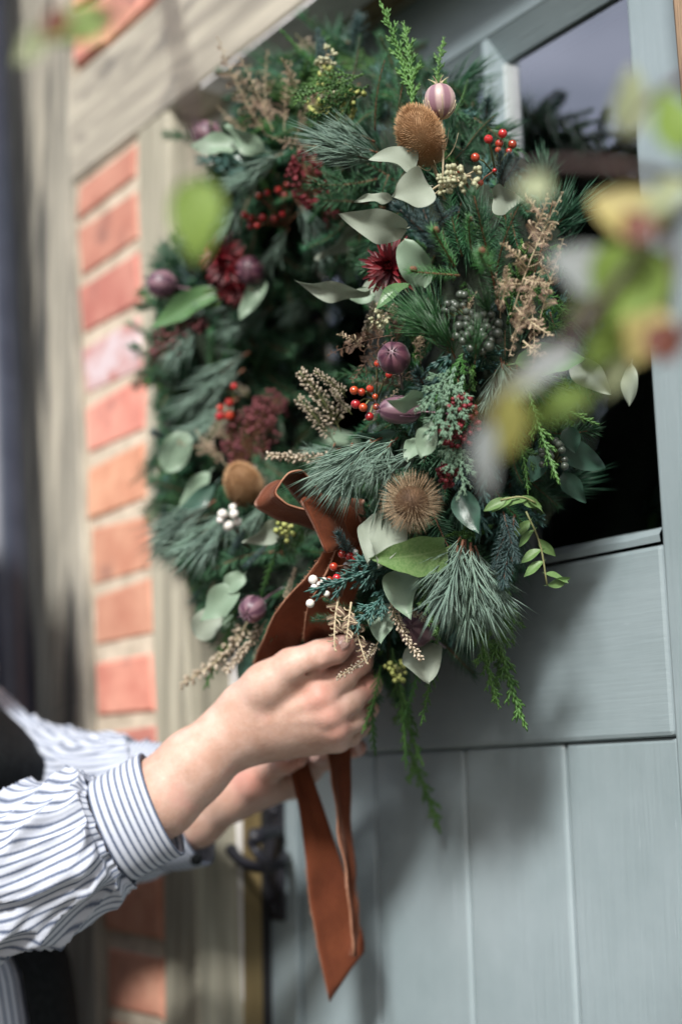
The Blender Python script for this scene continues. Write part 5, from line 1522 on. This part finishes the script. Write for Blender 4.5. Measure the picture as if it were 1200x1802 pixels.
def nail(c, d, nrm, w, l):
    d = d.normalized(); nrm = (nrm - d * nrm.dot(d)).normalized(); s = d.cross(nrm)
    rows = []
    for i in range(9):
        u = i / 8 * 2 - 1; row = []
        for j in range(7):
            v = j / 6 * 2 - 1
            hw = w * (1 - .35 * max(0, u) ** 3) * math.sqrt(max(.05, 1 - (abs(u) ** 5) * .8))
            row.append(c + d * (u * l) + s * (v * hw) + nrm * (-.32 * w * v * v - .10 * l * u * u))
        rows.append(row)
    mb = MB(); mb.grid(rows); o = mb.build("fingernail", M_nail, person)
    q = o.modifiers.new("t", 'SOLIDIFY'); q.thickness = .0006
    return o


nail(A(599, 1131, 1.1275), A(608, 1122, 1.13) - A(588, 1134, 1.128), toCam + UPV * .55, .0058, .0072)
nail(A(511, 1329, 1.2325), A(526, 1327, 1.228) - A(500, 1333, 1.238), toCam + UPV * 1.0, .0052, .0064)
nail(A(553, 1331, 1.2605), A(548, 1340, 1.262) - A(558, 1322, 1.262), toCam + UPV * .1 - RGT * .2, .0045, .0055)
nail(A(632, 1318, 1.2545), A(634, 1330, 1.256) - A(630, 1308, 1.256), toCam + RGT * .5, .0042, .0052)
nail(A(603, 1252, 1.21), A(597, 1252, 1.21) - A(607, 1252, 1.21), -toCam, .004, .005)
hf = Field(*bounds([cl(x_, z_, h_) for x_ in (-.66, -.30) for z_ in (1.30, 1.58) for h_ in (1.30, 1.70)], .03), .007)
hf.ell(cl(-.478, 1.437, 1.553), AX, (.100, .084, .098), .02); hf.ell(cl(-.53, 1.437, 1.455), AX, (.058, .078, .10), .03)
hf.ell(cl(-.370, 1.437, 1.490), AX, (.062, .064, .085), .012, cut=True)
V, Q = hf.nets(2); me = bpy.data.meshes.new("hair"); me.from_pydata(V.tolist(), [], Q.tolist()); me.materials.append(M_hair)
me.polygons.foreach_set("use_smooth", [True] * len(Q)); link("hair", me, person)
for s in (-1, 1):
    c = cl(-.384, 1.437 + s * .032, 1.537); mb = MB()
    mb.grid([[c + Vector((math.sin(b) * math.cos(a), math.sin(b) * math.sin(a), math.cos(b))) * .0115 for b in np.linspace(.02, 3.12, 9)] for a in np.linspace(0, 6.283, 13)[:-1]], close_u=True)
    mb.build("eye", M_eye, person)
    f = Field(*bounds([cl(-.56, 1.435 + s * .09 - .06, -.02), cl(-.22, 1.435 + s * .09 + .09, .14)], .03), .006)
    f.cone(cl(-.47, 1.435 + s * .09, .05), cl(-.28, 1.435 + s * .11, .042), .046, .038, .02); f.cone(cl(-.46, 1.435 + s * .09, .06), cl(-.45, 1.435 + s * .09, .11), .046, .044, .02)
    V, Q = f.nets(2); me = bpy.data.meshes.new("shoe"); me.from_pydata(V.tolist(), [], Q.tolist()); me.materials.append(M_shoe)
    me.polygons.foreach_set("use_smooth", [True] * len(Q)); link("shoe", me, person)


def sleeve(name, rings, n, m, mat, pleat, drape, seed, solid=.0012, t_scale=1.0, pl0=0.0, frq=9.0):
    """rings: (top pixel, bottom pixel, depth, half depth); t runs from the cuff (0) to the shoulder (1)"""
    T = crv([atz(r[0][0], r[0][1], r[2]) for r in rings], n); B = crv([atz(r[1][0], r[1][1], r[2]) for r in rings], n)
    D = crv([(r[3], 0, 0) for r in rings], n)
    cs = [(vec(T[i]) + vec(B[i])) * .5 for i in range(n)]
    rows, uv = [], []
    for i in range(n):
        t = i / (n - 1)
        Av = (vec(T[i]) - vec(B[i])) * .5
        tg = cs[min(i + 1, n - 1)] - cs[max(i - 1, 0)]
        Bv = Av.cross(tg).normalized()
        if Bv.dot(FWD) > 0: Bv = -Bv
        row, ru = [], []
        for j in range(m + 1):
            ph = 2 * math.pi * j / m; jj = j % m; pw = 2 * math.pi * jj / m
            p = cs[i] + Av * math.cos(pw) + Bv * float(D[i][0]) * math.sin(pw)
            nr = (Av.normalized() * math.cos(pw) + Bv * math.sin(pw))
            cx, cy = math.cos(pw), math.sin(pw)
            pl_ = pleat * math.exp(-((t - pl0) / .22) ** 2) * noise.noise(Vector((cx * frq * .5, cy * frq * .5, t * 1.5 * t_scale + seed)))
            fine = .35 * pleat * math.exp(-((t - pl0) / .10) ** 2) * noise.noise(Vector((cx * frq * 1.4, cy * frq * 1.4, t * 3 + seed)))
            q1 = noise.noise(Vector((cx * 1.3 + t * 2.3 * t_scale, cy * 1.3 - t * 3.2 * t_scale, seed + 3)))
            q2 = noise.noise(Vector((cx * 2.6 + t * 1.4, cy * 2.6 + t * 4.5 * t_scale, seed + 11)))
            dr = drape * (max(0.0, 1 - abs(q1) * 3.4) ** 1.6 * 1.1 - .3) + drape * .8 * max(0.0, 1 - abs(q2) * 3.6) ** 1.6 + drape * .25 * noise.noise(Vector((cx * 2.4, cy * 2.4, t * 9 * t_scale + seed + 8)))
            edge = min(1.0, t * 9) if pleat else 0
            row.append(p + nr * ((pl_ + fine) + dr * edge))
            ru.append((j / m, t))
        rows.append(row); uv.append(ru)
    mb = MB(); mb.grid(rows, uv=uv)
    o = mb.build(name, mat, person)
    s = o.modifiers.new("cloth", 'SOLIDIFY'); s.thickness = solid; s.offset = -1
    return o


S_sl = stripes("ticking_sleeve", 0, 56, .29); S_cf = stripes("ticking_cuff", 1, 8.2, .34, .4); S_bd = stripes("ticking_body", 0, 96, .34)
sleeve("sleeve", [((158, 1376), (236, 1545), 1.165, .040), ((140, 1368), (216, 1562), 1.165, .050), ((98, 1380), (165, 1602), 1.163, .055), ((45, 1396), (100, 1643), 1.162, .057), ((-5, 1412), (30, 1666), 1.162, .058), ((-50, 1412), (-50, 1680), 1.165, .058),
                  ((-72, 1390), (-170, 1640), 1.17, .057), ((-85, 1350), (-260, 1540), 1.18, .056), ((-110, 1290), (-320, 1400), 1.20, .056), ((-160, 1170), (-400, 1230), 1.25, .06), ((-230, 1080), (-450, 1110), 1.29, .06)], 120, 140, S_sl, .011, .0085, 2)
cuffR = sleeve("cuff", [((247, 1326), (325, 1503), 1.165, .037), ((218, 1342), (298, 1515), 1.165, .0375), ((188, 1359), (270, 1530), 1.165, .038), ((156, 1377), (238, 1547), 1.165, .0385)], 14, 96, S_cf, 0, 0, 4, solid=.0024)
sleeve("sleeve", [((228, 1306), (292, 1532), 1.335, .040), ((205, 1300), (270, 1540), 1.34, .050), ((150, 1300), (195, 1555), 1.385, .055), ((100, 1288), (125, 1560), 1.43, .058), ((55, 1266), (50, 1560), 1.49, .058), ((0, 1222), (-60, 1540), 1.535, .058),
                  ((-60, 1160), (-190, 1420), 1.57, .058), ((-130, 1080), (-290, 1280), 1.60, .06), ((-200, 1010), (-340, 1180), 1.61, .06)], 100, 120, S_sl, .006, .006, 6)
cuffL = sleeve("cuff", [((296, 1313), (372, 1520), 1.325, .037), ((262, 1306), (335, 1528), 1.33, .038), ((226, 1306), (292, 1532), 1.335, .039)], 12, 90, S_cf, 0, 0, 5, solid=.0024)
for p, dd in ((A(346, 1512, 1.288), cuffL),):
    mb = MB(); a_ = toCam; mb.tube([p, p + a_ * .0016, p + a_ * .0026], [.0052, .0056, .0046], 14); mb.build("button", M_wool, dd)


def shell(name, zs, a0, a1, grow, mat, n=40, m=60, fold=.004, seed=0, count_uv=True, wide=None):
    """upright body-hugging cloth between angles a0 and a1 (0 = straight ahead of the wearer)"""
    rows, uv = [], []
    for i in range(n):
        z = zs[0] + (zs[1] - zs[0]) * i / (n - 1)
        fx = np.interp(z, [.4, .9, 1.0, 1.045, 1.08, 1.15, 1.19, 1.215, 1.235, 1.27, 1.32, 1.385], [-.23, -.260, -.270, -.278, -.296, -.306, -.306, -.290, -.290, -.328, -.385, -.41])
        hd = np.interp(z, [.4, .9, 1.0, 1.12, 1.22, 1.32, 1.385], [.19, .128, .112, .112, .118, .085, .055])
        X = fx - hd - .010
        hw = np.interp(z, [.4, .9, 1.0, 1.12, 1.22, 1.32, 1.385], [.24, .18, .145, .150, .165, .165, .07])
        b0, b1 = (a0, a1) if wide is None else (a0 * wide(z), a1 * wide(z))
        row, ru = [], []
        for j in range(m + 1):
            a = rad(b0 + (b1 - b0) * j / m)
            w = 1 + fold * 6 * noise.noise(Vector((math.cos(a) * 2.5, math.sin(a) * 2.5, z * 3 + seed))) * (1 if z > .9 else 1.8)
            row.append(cl(X + math.cos(a) * (hd + grow) * w, 1.435 - math.sin(a) * (hw + grow) * w, z)); ru.append((a / 6.2832, i / n))
        rows.append(row); uv.append(ru)
    mb = MB(); mb.grid(rows, uv=uv); o = mb.build(name, mat, person)
    s = o.modifiers.new("cloth", 'SOLIDIFY'); s.thickness = .002; s.offset = 1
    return o


shell("shirt", (.80, 1.385), 0, 360, 0, S_bd, 60, 110, .004)
yf = Field(*bounds([cl(x_, z_, h_) for x_ in (-.60, -.28) for z_ in (1.15, 1.72) for h_ in (1.15, 1.48)], .03), .007)
yf.cone(shR, shL, .056, .046, .03); yf.cone(shR, cl(-.45, 1.435, 1.40), .05, .062, .04); yf.cone(shL, cl(-.45, 1.435, 1.40), .05, .062, .04)
yf.cone(shR, shR.lerp(elbowR, .3), .060, .062, .03); yf.cone(shL, shL.lerp(elbowL, .12), .044, .042, .02); yf.ell(cl(-.46, 1.42, 1.27), AX, (.088, .15, .11), .03)
V, Q = yf.nets(2); mb = MB(); mb.v = [tuple(q) for q in V]; mb.f = [tuple(q) for q in Q]; mb.m = [0] * len(Q)
for i_, q in enumerate(V): mb.uv[i_] = ((Vector(q) - CAM).dot(fh) * 1.6, q[2])
mb.build("shirt_yoke", S_bd, person)
shell("pinafore_bib", (.9, 1.345), -78, 78, .010, M_wool, 60, 50, .002, wide=lambda z: 1.0 if z > 1.17 else (.44 if z < 1.1 else .44 + .56 * (z - 1.1) / .07))
shell("pinafore_back", (.9, 1.36), 108, 252, .010, M_wool, 50, 50, .003)
shell("pinafore_skirt", (.42, .9), 0, 360, .012, M_wool, 40, 90, .006)

# ------------------------------------------------------------------ climber in front of the lens
def simple_leaf(name, c1, c2, blotch=None):
    return leafmat(name, c1, c2, (c2[0] * 1.2, c2[1] * 1.15, c2[2] * 1.2), rough=.5, trans=.3, blotch=blotch, rnd=.05)


G_gr = simple_leaf("green_climber_leaf", (.15, .25, .045), (.24, .35, .08)); G_pale = simple_leaf("pale_climber_leaf", (.26, .31, .16), (.36, .40, .25))
G_yel = simple_leaf("yellow_climber_leaf", (.34, .30, .09), (.44, .38, .16), (.14, .04, .025)); G_red = simple_leaf("red_climber_leaf", (.10, .025, .018), (.18, .06, .035)); G_wh = simple_leaf("silvery_climber_leaf", (.21, .24, .235), (.32, .35, .35)); G_olv = simple_leaf("olive_climber_leaf", (.24, .24, .06), (.32, .31, .10))
M_bark = pm("dark_climber_stem", (.03, .02, .02), (.08, .05, .045), scale=60, rough=.7)
ZB_ = .54


def climber(label, stems, leaves):
    o = empty("climbing_branch", atz(stems[0][0][0], stems[0][0][1], ZB_), label, "branch")
    mb = MB()
    for pts, r0_, r1_ in [(s[0], s[1], s[2]) if isinstance(s[0], list) else (s, .0024, .0009) for s in stems]:
        q = [vec(x) for x in crv([atz(p[0], p[1], p[2] if len(p) > 2 else ZB_) for p in pts], 16)]
        mb.tube(q, [r0_ + (r1_ - r0_) * i / 15 for i in range(16)], 6)
    mb.build("stem", M_bark, o)
    for k, (b, t, wr, m, dz, ro) in enumerate(leaves):
        me = leaf(700 + k, m, wr, rw.uniform(.2, .6), .25, .03, 'ovate', petiole=.25)
        base = atz(b[0], b[1], ZB_ + dz); tip = atz(t[0], t[1], ZB_ + dz + rw.uniform(-.006, .006))
        M = frame(base, tip, toCam, ro, 1.0)
        l_ = link("leaf", me, o); l_.matrix_basis = Matrix.Translation(-o.matrix_basis.translation) @ M
    return o


climber("green and yellow climber leaves on dark stems, blurred in front of the window",
        [[(1270, 330), (1180, 395), (1105, 470), (1010, 590), (930, 650), (870, 700), (855, 760)], [(1270, 330), (1150, 305), (1040, 290), (930, 293), (900, 330)], [(1280, 120), (1200, 140), (1130, 190), (1100, 250)], [(1180, 395), (1185, 480), (1170, 560)], [(1250, 480), (1200, 600), (1150, 640)],
         [(1300, 2600, .56), (1320, 1500, .56), (1300, 700, .55), (1275, 350), (1285, 110)]],
        [((1150, 400), (1040, 340), .9, G_yel, .0, .3), ((1185, 385), (1100, 350), .7, G_pale, .01, -.3), ((1210, 320), (1120, 370), .55, G_pale, -.01, .4), ((1100, 240), (1120, 110), .55, G_pale, .0, .2), ((1200, 270), (1165, 150), .7, G_gr, -.01, .2),
         ((1130, 430), (1070, 570), .95, G_gr, .0, .1), ((1110, 440), (1190, 560), .7, G_gr, .01, -.4), ((1070, 500), (970, 440), .85, G_wh, .01, .3), ((1080, 480), (1000, 560), .7, G_pale, .02, .2), ((1160, 540), (1110, 640), .8, G_yel, .0, .3),
         ((1150, 570), (1185, 635), .9, G_red, -.005, .2), ((1135, 375), (1105, 425), .9, G_red, -.012, .2), ((1010, 610), (900, 670), .42, G_wh, .0, .3), ((970, 640), (860, 700), .4, G_pale, .01, .1), ((900, 690), (870, 820), .62, G_olv, .0, .2), ((858, 740), (848, 880), .34, G_wh, .0, .5),
         ((970, 330), (905, 325), .8, G_pale, .02, .2), ((1040, 690), (920, 740), .4, G_gr, .02, .2), ((1100, 620), (1060, 700), .5, G_pale, .02, .3), ((1140, 470), (1080, 460), .8, G_gr, .02, .2), ((1090, 560), (1040, 650), .6, G_gr, .015, -.2)])
climber("single green climber leaf hanging blurred in front of the left side of the wreath", [[(250, -200), (310, 60), (345, 250), (350, 320)]], [((352, 312), (338, 462), .62, G_gr, .0, .1)])
climber("green and dark red climber leaves blurred at the top left corner", [[(330, -160), (240, -40), (190, 30), (120, 50)]], [((205, 34), (48, 62), .5, G_gr, .0, .3), ((125, 26), (62, 56), .75, G_red, -.008, .2), ((90, 55), (20, 110), .6, G_pale, .0, .2), ((200, 20), (175, 45), .7, G_red, .0, .2)])

# ------------------------------------------------------------------ garden behind the camera, mirrored in the glass
M_treebark = pm("tree_bark", (.05, .04, .03), (.12, .10, .08), scale=20, rough=.9)
M_treeleaf = pm("tree_leaf", (.03, .06, .02), (.07, .11, .035), scale=1.5, rough=.6, trans=.1)
rt_ = random.Random(5)
for k, (x, y, h) in enumerate([(-6.0, -7.4, 5.2), (-8.5, -6.0, 5.5), (-7.3, -6.7, 5.3), (-9.8, -5.2, 5.4), (-4.8, -8.3, 5.3), (-3.6, -9.0, 5.4), (-11.0, -4.2, 5.3), (-1.0, -10.5, 5.6)]):  # in-between trees are added to close sky gaps in the reflection
    tr = empty("garden_tree", (x, y, 0), ["rounded green tree opposite the door, mirrored darkly in the glass", "tall broad tree behind the lawn, mirrored in the glass", "added tree filling the reflection between the rounded and the broad garden trees", "added tree filling the reflection between the broad and the low corner tree", "added tree filling the reflection between the rounded tree and the leafy one", "leafy tree straight across from the brick panel", "lower spreading tree at the garden corner", "tall leafy tree far across from the post"][k], "tree")
    mb = MB(); mb.tube([(x, y, 0), (x + .05, y, h * .3), (x, y + .06, h * .6), (x + .1, y, h * .85)], [.14, .11, .07, .02], 9)
    for q in range(6):
        an = q * 1.05; mb.tube([(x, y, h * (.25 + .07 * q)), (x + math.cos(an) * .6, y + math.sin(an) * .6, h * (.4 + .07 * q)), (x + math.cos(an) * 1.1, y + math.sin(an) * 1.1, h * (.5 + .07 * q))], [.05, .03, .01], 6)
    mb.build("trunk", M_treebark, tr)
    mb = MB()
    cl_ = [(Vector((x, y, h * .58)) + Vector((rt_.gauss(0, .9), rt_.gauss(0, .9), rt_.gauss(0, h * .17)))) for _ in range(110)]
    for c in cl_:
        for _ in range(70):
            p = c + Vector((rt_.gauss(0, .24), rt_.gauss(0, .24), rt_.gauss(0, .2))); s = rt_.uniform(.04, .09)
            u = Vector((rt_.gauss(0, 1), rt_.gauss(0, 1), rt_.gauss(0, 1))).normalized(); v = around(u, rt_.uniform(0, 6))
            mb.quad(p - u * s, p - v * s * .5, p + u * s, p + v * s * .5)
    mb.build("crown", M_treeleaf, tr, smooth=False)

hd_ = empty("reflection_hedge", (-7, -8, 0), "unseen hedge added opposite the door to darken the reflection in the glass", "hedge")  # added out of view to keep the lower panes' reflection dark
mb = MB()
ax0, ax1 = Vector((-14.0, -3.0, 0)), Vector((1.0, -11.5, 0)); un = (ax1 - ax0).normalized(); pn = Vector((-un.y, un.x, 0))
mb.hexa([ax0 - pn * .45, ax1 - pn * .45, ax1 + pn * .45, ax0 + pn * .45] + [q + Vector((0, 0, 3.2)) for q in (ax0 - pn * .45, ax1 - pn * .45, ax1 + pn * .45, ax0 + pn * .45)])
mb.build("hedge_body", M_treeleaf, hd_, smooth=False)
mb = MB()
for _ in range(9000):
    p = ax0.lerp(ax1, rt_.random()) + pn * rt_.choice((rt_.uniform(.42, .6), rt_.uniform(-.5, .5))) + Vector((0, 0, rt_.uniform(0, 3.25)))
    if abs((p - ax0).dot(pn)) < .42: p.z = rt_.uniform(3.15, 3.45)
    s = rt_.uniform(.03, .06); u = Vector((rt_.gauss(0, 1), rt_.gauss(0, 1), rt_.gauss(0, 1))).normalized(); v = around(u, rt_.uniform(0, 6))
    mb.quad(p - u * s, p - v * s * .5, p + u * s, p + v * s * .5)
tag(mb.build("hedge_foliage", M_treeleaf, hd_, smooth=False), kind='stuff')
